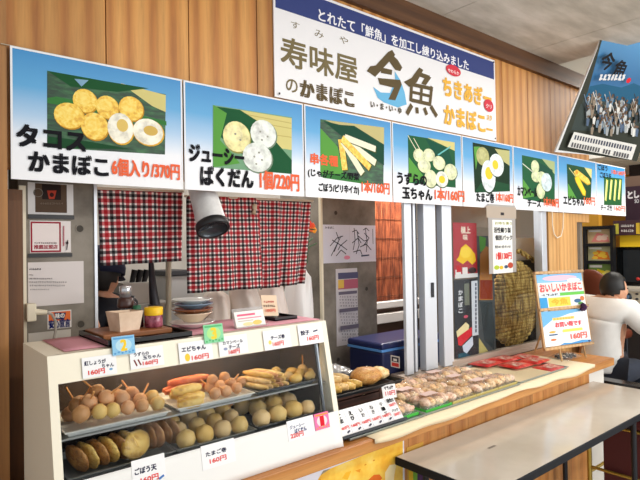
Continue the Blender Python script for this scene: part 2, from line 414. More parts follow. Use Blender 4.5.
# ------------------------------------------------------------------ window
wy = 1.875
win = MB()
def fr(x0, x1, y0, y1, z0=.83, z1=1.95): win.box(x0, x1, y0, y1, z0, z1, b=.003)
fr(2.13, 2.185, wy, wy+.02); fr(2.222, 2.24, wy+.02, wy+.06); fr(2.285, 2.385, wy, wy+.045); fr(2.43, 2.515, wy-.01, wy+.03)
fr(3.52, 3.585, wy-.01, wy+.05)
win.box(2.11, 3.60, wy-.015, wy+.09, 1.95, 2.0); 
wo = struct('window_1', win, alu)
MB().box(2.11, 3.6, wy-.014, wy+.10, .80, .826, b=.003).box(2.5, 3.55, wy-.012, wy+.02, .826, .85, b=.002).build('window_sill', flat((176, 160, 146), .5, .3), wo)['kind'] = 'structure'
MB().box(2.515, 3.52, wy+.004, wy+.010, .84, 1.95).build('pane', pane_m, wo)['kind'] = 'structure'
MB().box(2.188, 2.22, wy+.05, wy+.06, .83, 1.95).box(2.245, 2.283, wy+.05, wy+.06, .83, 1.95).box(2.387, 2.43, wy+.04, wy+.05, .83, 1.95).build('track_gap', flat((84, 88, 98), .5, .2), wo)['kind'] = 'structure'
MB().box(2.335, 2.355, wy-.008, wy, 1.22, 1.30, b=.003).build('latch', darkmetal, wo)['kind'] = 'structure'
# pale boards right of the window
struct('trim_7', MB().box(3.60, 3.745, D, D+.05, 0, 1.72).box(3.75, 3.895, D, D+.05, 0, 1.72).box(3.90, 4.03, D+.004, D+.05, 0, 1.72), w_pale)
struct('trim_8', MB().box(4.035, 4.25, D+.01, D+.06, 1.66, 1.72), w_pale)
# ------------------------------------------------------------------ banners
BY = 1.84
bx = [.321, .884, 1.448, 2.007, 2.591, 3.13, 3.715, 4.32, 4.871]
G = mottled('leaf_print', (12, 48, 32), (22, 74, 44), 14, .5, 4, (46, 108, 60), 0, (1, 4, 1)); GL = (58, 122, 62); LEAF = (92, 158, 70); MATC = (214, 204, 134); YEL = mottled('crumb_print', (226, 168, 50), (246, 204, 70), 60, .5, 4, (252, 226, 120), 0); EGG = (228, 232, 190); WH = (238, 242, 232); BLW = (206, 226, 234); YOLK = (240, 208, 60)
def banner(i, label, crop, pic, text, price):
    w = bx[i+1]-bx[i]-.006; h = .404
    s = Sheet('menu_banner', label, 'banner', (bx[i]+.003, BY, 1.722), X3, Z3, 'menu banners above the counter', crop).make()
    s.board(w, h, gradient('banner_%d' % i, [(0, (243, 244, 248)), (.30, (238, 241, 248)), (.5, (168, 202, 234)), (.72, (84, 164, 218)), (1, (46, 138, 202))], h), .002)
    k = .006
    s2 = s.crop; s.crop = None
    s.draw([('r', 0, h-k, w, h, WHITE), ('r', 0, 0, k, h, WHITE), ('r', w-k, 0, w, h, WHITE)], 'white_edge'); s.crop = s2
    s.draw(pic, 'food_picture'); s.draw(text, 'lettering')
    if price: s.draw(price, 'price_lettering')
    return s
MOT = {}
def mot(col):
    if not isinstance(col, tuple): return col
    if col not in MOT: MOT[col] = mottled('food_print', tuple(int(c*.86) for c in col), col, 26, .5, 4, tuple(min(255, int(c*1.05+4)) for c in col), 0)
    return MOT[col]
def balls(lst, col, hi, sh):
    out = []
    if isinstance(hi, tuple) and isinstance(col, tuple): hi = tuple((a*.6+b*.4) for a, b in zip(col, hi)); hi = tuple(int(c) for c in hi)
    col = mot(col)
    for (x, y, rx, ry) in lst:
        out += [('e', x+rx*.05, y+ry*.07, rx*1.04, ry*1.04, sh), ('e', x, y, rx, ry, col), ('e', x-rx*.15, y-ry*.2, rx*.6, ry*.55, mot(hi))]
    return out
SH = (60, 84, 48)
c1 = (0, 30, 2.825)
banner(0, 'largest leftmost banner with fried taco kamaboko balls, six pieces 370 yen', c1,
  [('p', [(133, 115), (468, 182), (466, 352), (133, 332)], G), ('p', [(340, 150), (468, 184), (468, 232), (430, 215)], MATC),
   ('p', [(133, 115), (300, 145), (420, 165), (330, 175), (200, 160)], (30, 84, 48)), ('p', [(133, 192), (160, 188), (470, 258), (470, 270), (133, 206)], GL), ('p', [(133, 300), (250, 315), (380, 338), (133, 332)], (28, 74, 44)), ('p', [(210, 138), (250, 142), (230, 160)], (130, 170, 200))]
  + balls([(240, 200, 34, 33), (303, 218, 32, 32), (370, 222, 34, 34), (195, 242, 42, 36), (267, 272, 38, 38)], YEL, mottled('crumb_hi', (246, 204, 70), (252, 226, 120), 70, .5, 4, None, 0), (196, 140, 40))
  + balls([(340, 278, 36, 43), (418, 288, 42, 37)], (244, 240, 222), (252, 250, 240), (226, 176, 60)) + [('e', 345, 270, 16, 18, (226, 196, 110)), ('e', 425, 285, 20, 14, (214, 180, 96))],
  [('t', 'タコス', 48, 266, 326, 240, INK, .045), ('t', 'かまぼこ', 82, 342, 398, 304, INK, .045)], [('t', '6個入り/370円', 316, 362, 410, 506, ORANGE, .03)])
c2 = (180, 60, 3)
banner(1, 'banner with three round juicy bakudan kamaboko on a leaf, 220 yen each', c2,
  [('p', [(98, 135), (335, 172), (335, 342), (98, 322)], (120, 164, 130)), ('p', [(170, 148), (335, 175), (335, 270), (280, 262)], MATC), ('l', [(180, 160), (334, 190)], .003, (186, 170, 96)), ('l', [(220, 185), (334, 206)], .003, (186, 170, 96)), ('l', [(250, 220), (334, 232)], .003, (186, 170, 96)),
   ('p', [(110, 140), (180, 150), (235, 185), (335, 300), (335, 342), (250, 334), (120, 230), (100, 180)], (26, 86, 52)), ('p', [(100, 135), (140, 160), (120, 240), (180, 310), (100, 322)], LEAF)]
  + balls([(170, 230, 40, 46)], (236, 226, 160), (246, 240, 196), (150, 150, 80)) + balls([(250, 222, 38, 42), (232, 292, 43, 44)], (226, 232, 226), (244, 246, 244), (120, 140, 120))
  + [('e', x, y, 3, 3, (150, 150, 140)) for x, y in ((240, 215), (262, 230), (245, 240), (222, 290), (245, 300), (228, 312), (236, 278), (165, 222), (180, 240))],
  [('t', 'ジューシー', 28, 252, 302, 190, INK, .045), ('t', 'ばくだん', 62, 318, 374, 218, INK, .045)], [('t', '1個/220円', 240, 332, 386, 356, ORANGE, .03)])
c3 = (300, 105, 4.8)
ch = []
for (a, b, w_, col) in (((195, 165), (215, 312), .034, YEL), ((205, 175), (300, 330), .034, (238, 236, 206)), ((205, 160), (362, 278), .034, (238, 236, 210)), ((215, 155), (362, 212), .030, (240, 238, 214)), ((200, 160), (335, 302), .034, YEL)):
    ch += [('l', [(a[0]+4, a[1]+6), (b[0]+4, b[1]+6)], w_*1.02, (70, 84, 40)), ('l', [a, b], w_, col)]
banner(2, 'banner with five yellow and white skewered sticks, 160 yen', c3,
  [('p', [(97, 68), (403, 108), (400, 385), (97, 345)], G), ('p', [(120, 72), (403, 108), (403, 200), (330, 165)], (196, 186, 130)), ('p', [(110, 75), (190, 95), (260, 100), (403, 190), (403, 290), (200, 150)], (24, 72, 54)), ('p', [(97, 110), (180, 200), (210, 340), (97, 330)], LEAF), ('p', [(97, 330), (240, 330), (330, 382), (110, 350)], GL)] + ch,
  [('t', '(じゃがチーズ/野菜', 38, 304, 346, 282, INK, .03), ('t', 'ごぼう/ピリ辛イカ)', 90, 374, 420, 282, INK, .03)],
  [('t', '串各種', 50, 230, 282, 180, ORANGE, .035), ('t', '1本/160円', 296, 362, 420, 428, ORANGE, .03)])
c4 = (385, 115, 4.74)
banner(3, 'banner with pale quail egg balls on sticks, second blue banner left of the window', c4,
  [('p', [(108, 95), (330, 130), (335, 345), (112, 322)], (34, 92, 58)), ('p', [(200, 108), (330, 130), (330, 170)], MATC), ('p', [(190, 110), (300, 160), (330, 260), (240, 200)], (20, 80, 62)), ('l', [(250, 190), (310, 150)], .008, (110, 190, 190)), ('p', [(112, 200), (190, 300), (112, 322)], LEAF), ('l', [(108, 97), (150, 170)], .005, (230, 226, 200)), ('l', [(135, 110), (180, 190)], .005, (230, 226, 200))]
  + balls([(160, 192, 26, 32), (208, 190, 27, 30), (185, 240, 30, 34), (255, 228, 29, 33), (310, 270, 30, 38), (215, 302, 29, 42)], (222, 228, 182), (242, 244, 220), SH) + balls([(268, 305, 29, 38)], (232, 236, 226), (244, 246, 240), SH) + [('e', 268, 306, 15, 18, YOLK)],
  [('t', 'うずらの', 58, 270, 325, 195, INK, .04), ('t', '玉ちゃん', 82, 342, 396, 222, INK, .04)], [('t', '1本/160円', 235, 346, 402, 374, ORANGE, .03)])
banner(4, 'banner with halved boiled eggs showing yellow yolks, right of the quail egg banner', c4,
  [('p', [(415, 130), (590, 165), (592, 362), (425, 368)], (24, 52, 34)), ('p', [(520, 160), (590, 170), (590, 240), (560, 220)], (190, 188, 130)), ('p', [(470, 300), (590, 330), (592, 362), (425, 366)], (30, 78, 50)), ('p', [(420, 150), (450, 150), (430, 260)], LEAF)]
  + balls([(463, 196, 30, 44)], (176, 176, 110), (206, 204, 150), (40, 50, 30)) + balls([(490, 290, 33, 76)], (228, 240, 244), (240, 248, 250), (40, 60, 44)) + [('e', 492, 276, 18, 30, YOLK)] + balls([(528, 238, 34, 54)], (226, 238, 242), (240, 248, 250), (40, 60, 44)) + [('e', 522, 236, 14, 22, YOLK)],
  [('t', 'たまご巻', 433, 366, 410, 516, INK, .04)], [('t', '1本/160円', 526, 366, 410, 606, ORANGE, .03)])
c6 = (500, 135, 4.571)
banner(5, 'camembert cheese banner with pale balls on a stick, above the window right end', c6,
  [('p', [(100, 92), (250, 122), (250, 318), (104, 292)], (34, 94, 60)), ('p', [(190, 108), (250, 122), (250, 180)], (170, 184, 130)), ('p', [(104, 200), (160, 280), (104, 290)], LEAF), ('l', [(102, 130), (150, 170)], .006, (220, 226, 210)), ('p', [(150, 110), (240, 160), (240, 220), (180, 180)], (24, 78, 60))]
  + balls([(160, 145, 18, 30), (165, 190, 22, 26), (190, 195, 22, 28), (185, 256, 19, 36)], (214, 226, 176), (236, 242, 210), SH) + balls([(212, 216, 24, 42)], BLW, (236, 244, 248), SH),
  [('t', 'カマンベール', 80, 234, 276, 168, INK, .04), ('t', 'チーズ', 126, 292, 326, 186, INK, .04)], [('t', '1本/160円', 200, 284, 326, 266, ORANGE, .03)])
banner(6, 'banner with two yellow shrimp shaped pieces, second from the right end of the row', c6,
  [('p', [(305, 132), (420, 155), (415, 300), (310, 290)], (30, 76, 48)), ('p', [(385, 148), (420, 156), (418, 200)], MATC), ('p', [(310, 220), (350, 290), (310, 290)], LEAF), ('l', [(315, 150), (345, 190)], .006, (226, 220, 160)),
   ('p', [(335, 168), (352, 158), (405, 200), (414, 224), (400, 230), (345, 190)], (196, 160, 40)), ('p', [(337, 166), (352, 158), (402, 198), (412, 220), (400, 224), (348, 188)], YEL), ('p', [(340, 195), (358, 188), (392, 258), (390, 280), (378, 276), (346, 215)], (206, 170, 44)), ('p', [(343, 195), (358, 190), (389, 258), (388, 275), (380, 272), (350, 216)], (250, 214, 60)), ('e', 350, 170, 6, 8, (240, 150, 60))],
  [('t', 'エビちゃん', 290, 276, 318, 384, INK, .045)], [('t', '160円', 384, 282, 318, 434, ORANGE, .03)])
st = []
for k in range(4): st += [('l', [(490+20*k, 205), (482+20*k, 300-6*(k % 2))], .034, (214, 212, 112)), ('l', [(487+20*k, 210), (480+20*k, 295)], .012, (238, 236, 170))]
banner(7, 'rightmost banner of the row with four pale yellow upright sticks', c6,
  [('p', [(475, 190), (558, 200), (556, 322), (475, 320)], (40, 94, 52))] + st,
  [('t', 'ごぼう', 448, 132, 158, 490, INK, .03), ('t', 'ごぼう天', 456, 168, 194, 508, INK, .03), ('t', 'チーズ竹', 460, 318, 344, 512, INK, .03)], [('t', '1本/180円', 510, 156, 178, 572, ORANGE, .03), ('t', '160円', 520, 322, 346, 570, ORANGE, .03)])
# cord the banners hang from
o = MB().tube([(.30, BY+.003, 2.127), (2.6, BY+.003, 2.125), (4.9, BY+.003, 2.127)], .0015, 6).build('hanging_cord', flat((190, 180, 160)), None, (2.6, BY, 2.126)); tag(o, 'thin cord running along the top edge of the menu banners', 'cord')
# ------------------------------------------------------------------ the big shop sign
s = Sheet('shop_sign', 'big white shop sign with navy stripe above the menu banners', 'sign', (1.305, 1.852, 2.137), X3, Z3, None, (360, 20, 4)).make()
s.board(1.66, .500, flat((240, 240, 244), .35), .006)
cx = s.crop; s.crop = None
s.draw([('r', .010, .380, 1.648, .488, (60, 72, 128))], 'stripe'); s.crop = (0, 0, 1)
GOLD = (122, 110, 78); BR = (98, 84, 58)
s.draw([('t', 'とれたて「鮮魚」を加工し練り込みました', 318.7, 8.2, 20.5, 467.5, (244, 244, 250), .02)], 'stripe_lettering')
def c4c(x, y): return (260+x/4, y/4)
def T4(txt, x0, yt, yb, x1, m, b): 
    a = c4c(x0, yt); q = c4c(x0, yb); return ('t', txt, a[0], a[1], q[1], c4c(x1, 0)[0], m, b)
s.draw([T4('す', 124, 82, 110, 158, GOLD, 0), T4('み', 218, 116, 146, 254, GOLD, 0), T4('や', 318, 142, 170, 352, GOLD, 0), T4('寿味屋', 84, 142, 258, 388, GOLD, .02), T4('の', 104, 312, 364, 150, GOLD, .015), T4('かまぼこ', 162, 318, 384, 374, BR, .06)], 'name_lettering')
s.crop = (360, 20, 4)
BL = (112, 184, 226)
s.draw([('p', [(52, 268), (82, 290), (120, 292), (140, 240), (138, 205), (160, 240), (178, 290), (186, 338), (150, 350), (95, 330), (70, 312)], BL)], 'fish_splash')
s.draw([('p', [(112, 128), (128, 120), (140, 140), (60, 228), (38, 212), (26, 205), (40, 185), (62, 182)], BR), ('p', [(124, 135), (150, 160), (168, 190), (160, 205), (140, 200), (108, 155)], BR), ('p', [(84, 190), (128, 200), (126, 220), (82, 212)], BR), ('p', [(70, 232), (160, 240), (166, 258), (150, 275), (78, 258)], BR), ('p', [(142, 255), (166, 258), (140, 322), (112, 318)], BR),
        ('p', [(236, 190), (252, 200), (226, 250), (196, 268), (174, 248), (205, 232)], BR), ('l', [(226, 214), (278, 232)], .024, BR), ('p', [(262, 225), (284, 230), (262, 262), (244, 255)], BR),
        ('l', [(206, 245), (202, 326)], .022, BR), ('l', [(206, 258), (290, 276)], .02, BR), ('l', [(286, 266), (278, 342)], .022, BR), ('l', [(204, 288), (284, 306)], .016, BR), ('l', [(202, 320), (280, 338)], .02, BR), ('l', [(246, 262), (242, 330)], .02, BR),
        ('l', [(206, 340), (186, 376)], .026, BR), ('l', [(226, 350), (228, 374)], .024, BR), ('l', [(256, 352), (266, 380)], .024, BR), ('l', [(282, 346), (306, 386)], .026, BR),
        ('t', 'い・ま・い・ゆ', 42, 324, 350, 164, (90, 84, 70), .03)], 'brush_lettering')
OR = (236, 182, 74); RB = (214, 62, 78)
s.draw([('t', 'ちきあぎー', 332, 226, 300, 522, OR, .04), ('t', 'かまぼこ', 336, 338, 415, 498, OR, .04)], 'orange_lettering')
s.draw([('e', 372, 203, 29, 22, RB), ('e', 513, 343, 19, 25, RB), ('t', 'やわらか', 350, 194, 208, 394, (250, 240, 240), .02), ('t', 'クリ', 502, 335, 350, 524, (250, 240, 240), .02), ('t', 'スク', 506, 378, 400, 526, OR, .03), ('t', 'ー', 504, 432, 440, 528, OR, .06)], 'red_badge')
for i, (x, z) in enumerate(((1.325, 2.152), (2.945, 2.152), (2.945, 2.622), (1.325, 2.622))):
    o = MB().ell((x, 1.8455, z), (.005, .003, .005), 0, 8, 6).build('screw', darkmetal, s.root); 
    for v in o.data.vertices: v.co = s.M.inverted() @ v.co
# ------------------------------------------------------------------ tilted festival poster
P0 = onY(555, 152, 1.80); a = math.radians(15); U = Vector((math.cos(a), -math.sin(a), 0)); Nh = Vector((-math.sin(a), -math.cos(a), 0))
w = .3
while proj(P0+U*w)[0] < 628: w += .002
def edge_x(base, d, yy): return min((proj(base+d*(q*.01)) for q in range(15, 140)), key=lambda p: abs(p[1]-yy))[0]
best = (0, min([math.radians(q) for q in range(2, 75)], key=lambda th: abs(edge_x(P0, Z3*math.cos(th)+Nh*math.sin(th), 52)-596)))
th = best[1]; V = Z3*math.cos(th)+Nh*math.sin(th)
s = Sheet('festival_poster', 'framed poster of a festival crowd tilted out from the wall at upper right', 'poster', P0, U, V, None, (540, 30, 3.2)).make()
PH = w*2.1
s.board(w, PH, flat((232, 234, 236), .35), .012, 'frame')
s.draw([('p', [(58, 384), (310, 420), (420, 120), (420, 0), (200, 0), (184, 60)], (62, 66, 58)), ('p', [(155, 190), (310, 215), (420, -20), (240, -60), (196, 40)], gradient('poster_sky', [(.35, (30, 104, 158)), (.55, (74, 152, 206)), (.75, (168, 200, 224)), (1, (120, 170, 210))], PH)),
  ('p', [(140, 226), (160, 180), (200, 172), (260, 184), (300, 170), (345, 190), (330, 260), (130, 240)], (40, 96, 130)), ('p', [(120, 260), (140, 222), (330, 240), (320, 330), (100, 320)], (66, 76, 74))], 'picture')
rr = random.Random(3); L = []
for i in range(110):
    x = rr.uniform(138, 322); y = 232+100*i/110 + (x-140)*.06; cl = rr.choice([(204, 206, 206), (170, 176, 178), (92, 110, 136), (60, 66, 70), (150, 136, 120), (226, 226, 222), (120, 140, 160)])
    L += [('p', [(x, y), (x+6, y+1), (x+10, y-20), (x+6, y-26), (x, y-20)], cl), ('e', x+7, y-30, 3, 4, (110, 88, 72))]
    if i % 2 == 0: L.append(('l', [(x+2, y-20), (x-4, y-42)], w*.008, cl))
s.draw(L, 'crowd_picture')
s.draw([('p', [(100, 322), (300, 364), (284, 412), (80, 370)], (228, 228, 224))] + [q for a in range(22) for q in [('p', [(104+8.4*a, 332+1.75*a), (109+8.4*a, 333+1.75*a), (105+8.4*a, 347+1.75*a), (100+8.4*a, 346+1.75*a)], (76, 80, 96))]] + [('p', [(94+8.4*a, 355+1.75*a), (98.5+8.4*a, 356+1.75*a), (94.5+8.4*a, 370+1.75*a), (90+8.4*a, 369+1.75*a)], (86, 86, 92)) for a in range(22) if a not in (11, 15)], 'caption')
s.draw([('t', '今', 196, 66, 124, 240, (26, 26, 30), .03), ('t', '魚', 238, 92, 146, 280, (26, 26, 30), .03), ('e', 272, 158, 7, 9, (216, 40, 50))] + scrib(180, 158, 262, 138, 7, (226, 228, 232)), 'title_lettering')
# ------------------------------------------------------------------ showcase
CX0, CX1, CZ0, CZ1 = .345, 1.281, .80, 1.232
CYb, CYt, CYk = 1.430, 1.517, 1.80
def fy(z): return CYb+(CYt-CYb)*(z-CZ0)/(CZ1-CZ0)
fN = Vector((0, -(CZ1-CZ0), (CYt-CYb))).normalized(); fV = Vector((0, CYt-CYb, CZ1-CZ0)).normalized()
t = thing('food_showcase', 'cream heated showcase with slanted glass front full of fishcakes', 'showcase', (.82, 1.6, .80))
prof = lambda x: [(fy(CZ0), CZ0), (CYk, CZ0), (CYk, CZ1), (CYt, CZ1)]
mb = MB()
mb.prism([(CYb, CZ0), (CYk, CZ0), (CYk, CZ1), (CYt, CZ1)], CX0, CX0+.022, 'X'); mb.prism([(CYb, CZ0), (CYk, CZ0), (CYk, CZ1), (CYt, CZ1)], CX1-.022, CX1, 'X')
zl, zh = .915, 1.160
mb.box(CX0+.022, CX1-.022, CYk-.02, CYk, CZ0, CZ1).box(CX0+.022, CX1-.022, CYt+.01, CYk-.02, CZ1-.02, CZ1).box(CX0+.022, CX1-.022, fy(.80)+.012, CYk-.02, CZ0, CZ0+.02)
mb.prism([(fy(zh), zh), (fy(zh)+.014, zh), (CYt+.014, CZ1), (CYt, CZ1)], CX0+.022, CX1-.022, 'X'); mb.prism([(fy(CZ0), CZ0), (fy(CZ0)+.012, CZ0), (fy(zl)+.012, zl), (fy(zl), zl)], CX0+.022, CX1-.022, 'X')
mb.build('cabinet', cream, t)
mb = MB(); mb.box(CX0+.022, CX1-.022, CYk-.024, CYk-.02, CZ0+.02, CZ1-.02).box(CX0+.022, CX0+.0235, 1.53, CYk-.02, .86, CZ1-.02).box(CX1-.0235, CX1-.022, 1.53, CYk-.02, .86, CZ1-.02)
mb.build('lining', mottled('case_lining', (56, 46, 40), (84, 70, 60), 7, .35), t)
MB().box(CX0+.024, CX1-.024, fy(1.03)+.02, CYk-.03, 1.013, 1.018).build('shelf', flat((160, 160, 158), .3, .7), t)
MB().box(CX0+.024, CX1-.024, fy(.915)+.02, CYk-.03, .898, .903).build('floor_plate', flat((110, 110, 112), .35, .6), t)
MB().prism([(fy(zl)+.004, zl), (fy(zl)+.007, zl), (fy(zh)+.007, zh), (fy(zh)+.004, zh)], CX0+.022, CX1-.022, 'X').build('glass_front', pane_m, t)
mb = MB().prism([(fy(zl)-.001, zl), (fy(zl)+.003, zl), (fy(zl+.006)+.003, zl+.006), (fy(zl+.006)-.001, zl+.006)], CX0+.022, CX1-.022, 'X')
mb.prism([(fy(zl)+.008, zl), (fy(zl)+.016, zl), (fy(zh)+.016, zh), (fy(zh)+.008, zh)], CX1-.062, CX1-.054, 'X'); mb.build('glass_frame', darkmetal, t)
MB().tube([(CX1-.045, fy(.95)+.02, .92), (CX1-.045, fy(1.14)+.02, 1.15)], .005, 8).build('shelf_post', steel, t)
MB().tube([(CX0+.2, 1.66, 1.195), (CX1-.2, 1.66, 1.195)], .009, 10).build('warming_lamp', flat((255, 214, 150), .4, emit=4), t)
# white paper hung over the lower front
mb = MB(); mb.grid(lambda u, v: (CX0+.004+u*(CX1-.008-CX0-.004), fy(.801+v*.119)-.0035-.006*(1-v)**2*(max(0, u-.93)/.07)**2, .801+v*.119), 24, 6)
o = mb.build('paper_skirt', flat((240, 240, 238), .8), None, (.82, 1.41, .80)); tag(o, 'white paper strip covering the lower front of the showcase', 'paper'); o.modifiers.new('s', 'SOLIDIFY').thickness = -.001
# pink sheet on top
mb = MB(); mb.grid(lambda u, v: (CX0+.05+u*.885, 1.545+v*.25, CZ1+.0022+.0006*math.sin(u*30)), 16, 4)
o = mb.build('pink_sheet', flat((222, 158, 172), .8), None, (.8, 1.66, CZ1)); tag(o, 'pink sheet laid on top of the showcase', 'sheet'); o.modifiers.new('s', 'SOLIDIFY').thickness = -.001
# ---- price cards on the slanted front
CARDW = flat((244, 244, 246), .6)
def fcard(label, x0, y0, x1, y1, texts, group=None, extra=(), off=.0045):
    p0f = Vector((0, fy(1.0)-off, 1.0))
    bl = onP(x0, y1, p0f, fN); brr = onP(x1, y1, p0f, fN); tl = onP(x0, y0, p0f, fN)
    s = Sheet('price_card', label, 'price card', bl, X3, fV, 'price cards on the showcase front', (0, 0, 1)).make()
    ww = (onP(x1, y0+(y1-y0)*.5, p0f, fN)-bl).dot(X3); hh = (tl-bl).dot(s.V)
    s.board(ww, hh, CARDW, .0015, 'card')
    s.draw(list(extra)+[('t', *q) for q in texts], 'lettering')
    return s
BK = (40, 40, 70); RD = (226, 74, 70); NV = (40, 60, 120)
fcard('pickled ginger price card, leftmost on the upper front of the showcase', 83, 358, 117, 379, [('紅しょうが', 84.5, 361.5, 366, 106, BK, .03), ('ちゃん', 102, 364.2, 368, 114, BK, .03), ('160円', 88.5, 370.5, 375.5, 105, RD, .04)], extra=[('e', 111, 369, 1.8, 1.2, (120, 170, 210))])
fcard('quail egg price card, second from the left on the upper front', 131, 349, 164, 370, [('うずらの', 134, 353, 356.6, 149, BK, .03), ('玉ちゃん', 143, 356, 359.8, 161, BK, .03), ('160円', 143, 361.4, 365.6, 158, RD, .04)], extra=[('l', [(134, 360), (137, 366)], .004, (120, 40, 40)), ('l', [(138, 359.5), (141, 365)], .004, (120, 40, 40))])
fcard('yellow shrimp shape price card, third on the upper front', 180, 343, 213, 364, [('エビちゃん', 182, 347.5, 352.5, 206, BK, .04), ('160円', 192, 355.5, 360.5, 209, RD, .04)], extra=[('e', 187.5, 357.5, 2.6, 4, (240, 206, 70))])
fcard('camembert cheese price card beside the green number sign', 220, 337, 248, 357, [('カマンベール', 223, 341.5, 345, 243, BK, .03), ('チーズ', 229, 345, 349.5, 240, BK, .03), ('160円', 229, 350, 354.5, 240, RD, .04)], extra=[('e', 225.5, 349, 2, 1.5, (150, 160, 190))])
fcard('cheese roll price card, fifth on the upper front', 265, 331, 291, 351, [('チーズ巻', 271, 336, 340, 285, BK, .04), ('160円', 273, 342, 346.5, 284, RD, .04)], extra=[('e', 270, 342.5, 1.6, 2.2, (236, 220, 120))])
fcard('gyoza price card, rightmost on the upper front of the showcase', 300, 325, 323, 346, [('餃子', 301, 331, 335.5, 309.5, BK, .05), ('160円', 307.5, 336.5, 341, 319, RD, .04)], extra=[('l', [(313, 331.5), (317.5, 330)], .005, (70, 70, 100))])
fcard('burdock fishcake price card low on the left of the paper strip', 133, 461, 166, 486, [('ごぼう天', 135, 469, 475.5, 157, BK, .04), ('160円', 141, 478, 484, 159, RD, .04)], extra=[('l', [(159, 479), (164, 475)], .006, (70, 120, 190))], off=.006)
fcard('egg roll price card low on the middle of the paper strip', 203, 446, 236, 471, [('たまご巻', 206, 452.5, 457, 227, BK, .04), ('160円', 210, 459, 464, 227, RD, .04)], off=.006)
fcard('juicy bakudan price card beside the pink number one sign', 289, 421, 315, 442, [('ジューシー', 290, 426, 429.5, 305, NV, .03), ('ばくだん', 295, 429, 433.5, 307, NV, .04), ('220円', 291, 434, 439, 304, RD, .04)], off=.006)
def number(label, x0, y0, x1, y1, n, colr, ncol, off, tilt=0):
    p0f = Vector((0, fy(1.0)-off, 1.0)); bl = onP(x0, y1, p0f, fN); tl = onP(x0, y0, p0f, fN)
    s = Sheet('rank_sign', label, 'number sign', bl, X3, fV+X3*tilt, 'square number signs on the showcase', (0, 0, 1)).make()
    ww = (onP(x1, (y0+y1)/2, p0f, fN)-bl).dot(X3); hh = (tl-bl).dot(s.V)
    s.board(ww, hh, flat(colr[0], .5), .003, 'card'); s.crop = None
    s.draw([('e', ww/2, hh/2, ww*.36, hh*.34, colr[1]), ('t', n, ww*.38, hh*.78, hh*.22, ww*.62, ncol, .06), ('r', ww*.06, hh*.84, ww*.94, hh*.93, colr[2])] + [('e', ww*(.1+.8*k/5), hh*(.1+.05*(k % 2)), ww*.05, hh*.05, colr[2]) for k in range(6)], 'number_print')
number('pale blue sign with a yellow number 2 on the top edge of the showcase', 113, 337, 135, 356, '2', ((136, 196, 232), (186, 224, 240), (96, 160, 214)), (246, 206, 60), .0085)
number('green sign with a yellow number 3 on the top edge of the showcase', 205, 325, 223.5, 344, '3', ((134, 214, 160), (178, 230, 150), (92, 186, 120)), (240, 214, 70), .0085)
number('pink sign with a red number 1 low on the right of the showcase', 316, 414, 329.5, 431, '1', ((238, 110, 170), (252, 220, 226), (240, 160, 60)), (220, 30, 50), .0085, .12)
# ---- trays
def tray(label, x0, x1, y0, y1, z, h, mat, lip=.008, cat='tray', grp='food trays inside the showcase', b=.0):
    mb = MB(); tt = .0015
    mb.box(x0+lip, x1-lip, y0+lip, y1-lip, z, z+tt)
    P = [(x0, y0), (x1, y0), (x1, y1), (x0, y1)]; Q = [(x0+lip, y0+lip), (x1-lip, y0+lip), (x1-lip, y1-lip), (x0+lip, y1-lip)]
    for i in range(4):
        j = (i+1) % 4
        mb.add([(*Q[i], z), (*Q[j], z), (*P[j], z+h), (*P[i], z+h), (*[Q[i][0], Q[i][1]], z+tt)], [(0, 1, 2, 3), (3, 2, 1, 0)][:1])
    e = .004
    for (a, b_, c, d) in ((x0-e, x1+e, y0-e, y0), (x0-e, x1+e, y1, y1+e), (x0-e, x0, y0, y1), (x1, x1+e, y0, y1)): mb.box(a, b_, c, d, z+h-.0025, z+h)
    o = mb.build('food_tray', mat, None, ((x0+x1)/2, (y0+y1)/2, z)); tag(o, label, cat, grp)
    o.modifiers.new('s', 'SOLIDIFY').thickness = .001
    return o
whit_m = flat((206, 206, 202), .35); tray_s = flat((168, 172, 172), .3, .75); tray_d = flat((88, 92, 96), .35, .6)
zu = 1.0185; zl_ = .9035
tray('white tray of brown balls on the upper left shelf', .385, .665, 1.499, 1.70, zu, .014, whit_m)
tray('white tray of yellow sticks in the middle of the upper shelf', .695, .955, 1.499, 1.70, zu, .014, whit_m)
tray('dark tray of cheese sticks and gyoza on the upper right shelf', .972, 1.212, 1.499, 1.70, zu, .013, tray_d)
tray('steel tray of flat burdock fishcakes at lower left', .385, .668, 1.476, 1.68, zl_, .019, tray_s)
tray('steel tray of yellow balls in rows at lower middle', .680, .945, 1.476, 1.68, zl_, .019, tray_s)
tray('dark tray of large round balls at lower right', .955, 1.212, 1.476, 1.68, zl_, .022, tray_d)
f_brown = food('fried_brown', (204, 148, 94), (164, 108, 64), (230, 182, 126)); f_yel = food('fried_yellow', (228, 190, 110), (196, 146, 72), (242, 214, 148)); f_pink = food('fried_pinkish', (216, 160, 112), (182, 116, 74), (236, 190, 144))
f_dark = food('fried_dark', (168, 112, 56), (112, 68, 34), (210, 158, 90)); f_gold = food('fried_golden', (226, 182, 92), (186, 134, 56), (244, 214, 130)); f_pale = food('fried_pale', (232, 196, 134), (206, 154, 88), (246, 222, 172)); f_orange = food('fried_orange', (226, 118, 70), (196, 84, 46), (240, 160, 110)); f_cheese = food('cheese_stick', (240, 206, 132), (222, 160, 90), (250, 230, 170))
stick_m = flat((236, 170, 104), .7)
BALL = {}
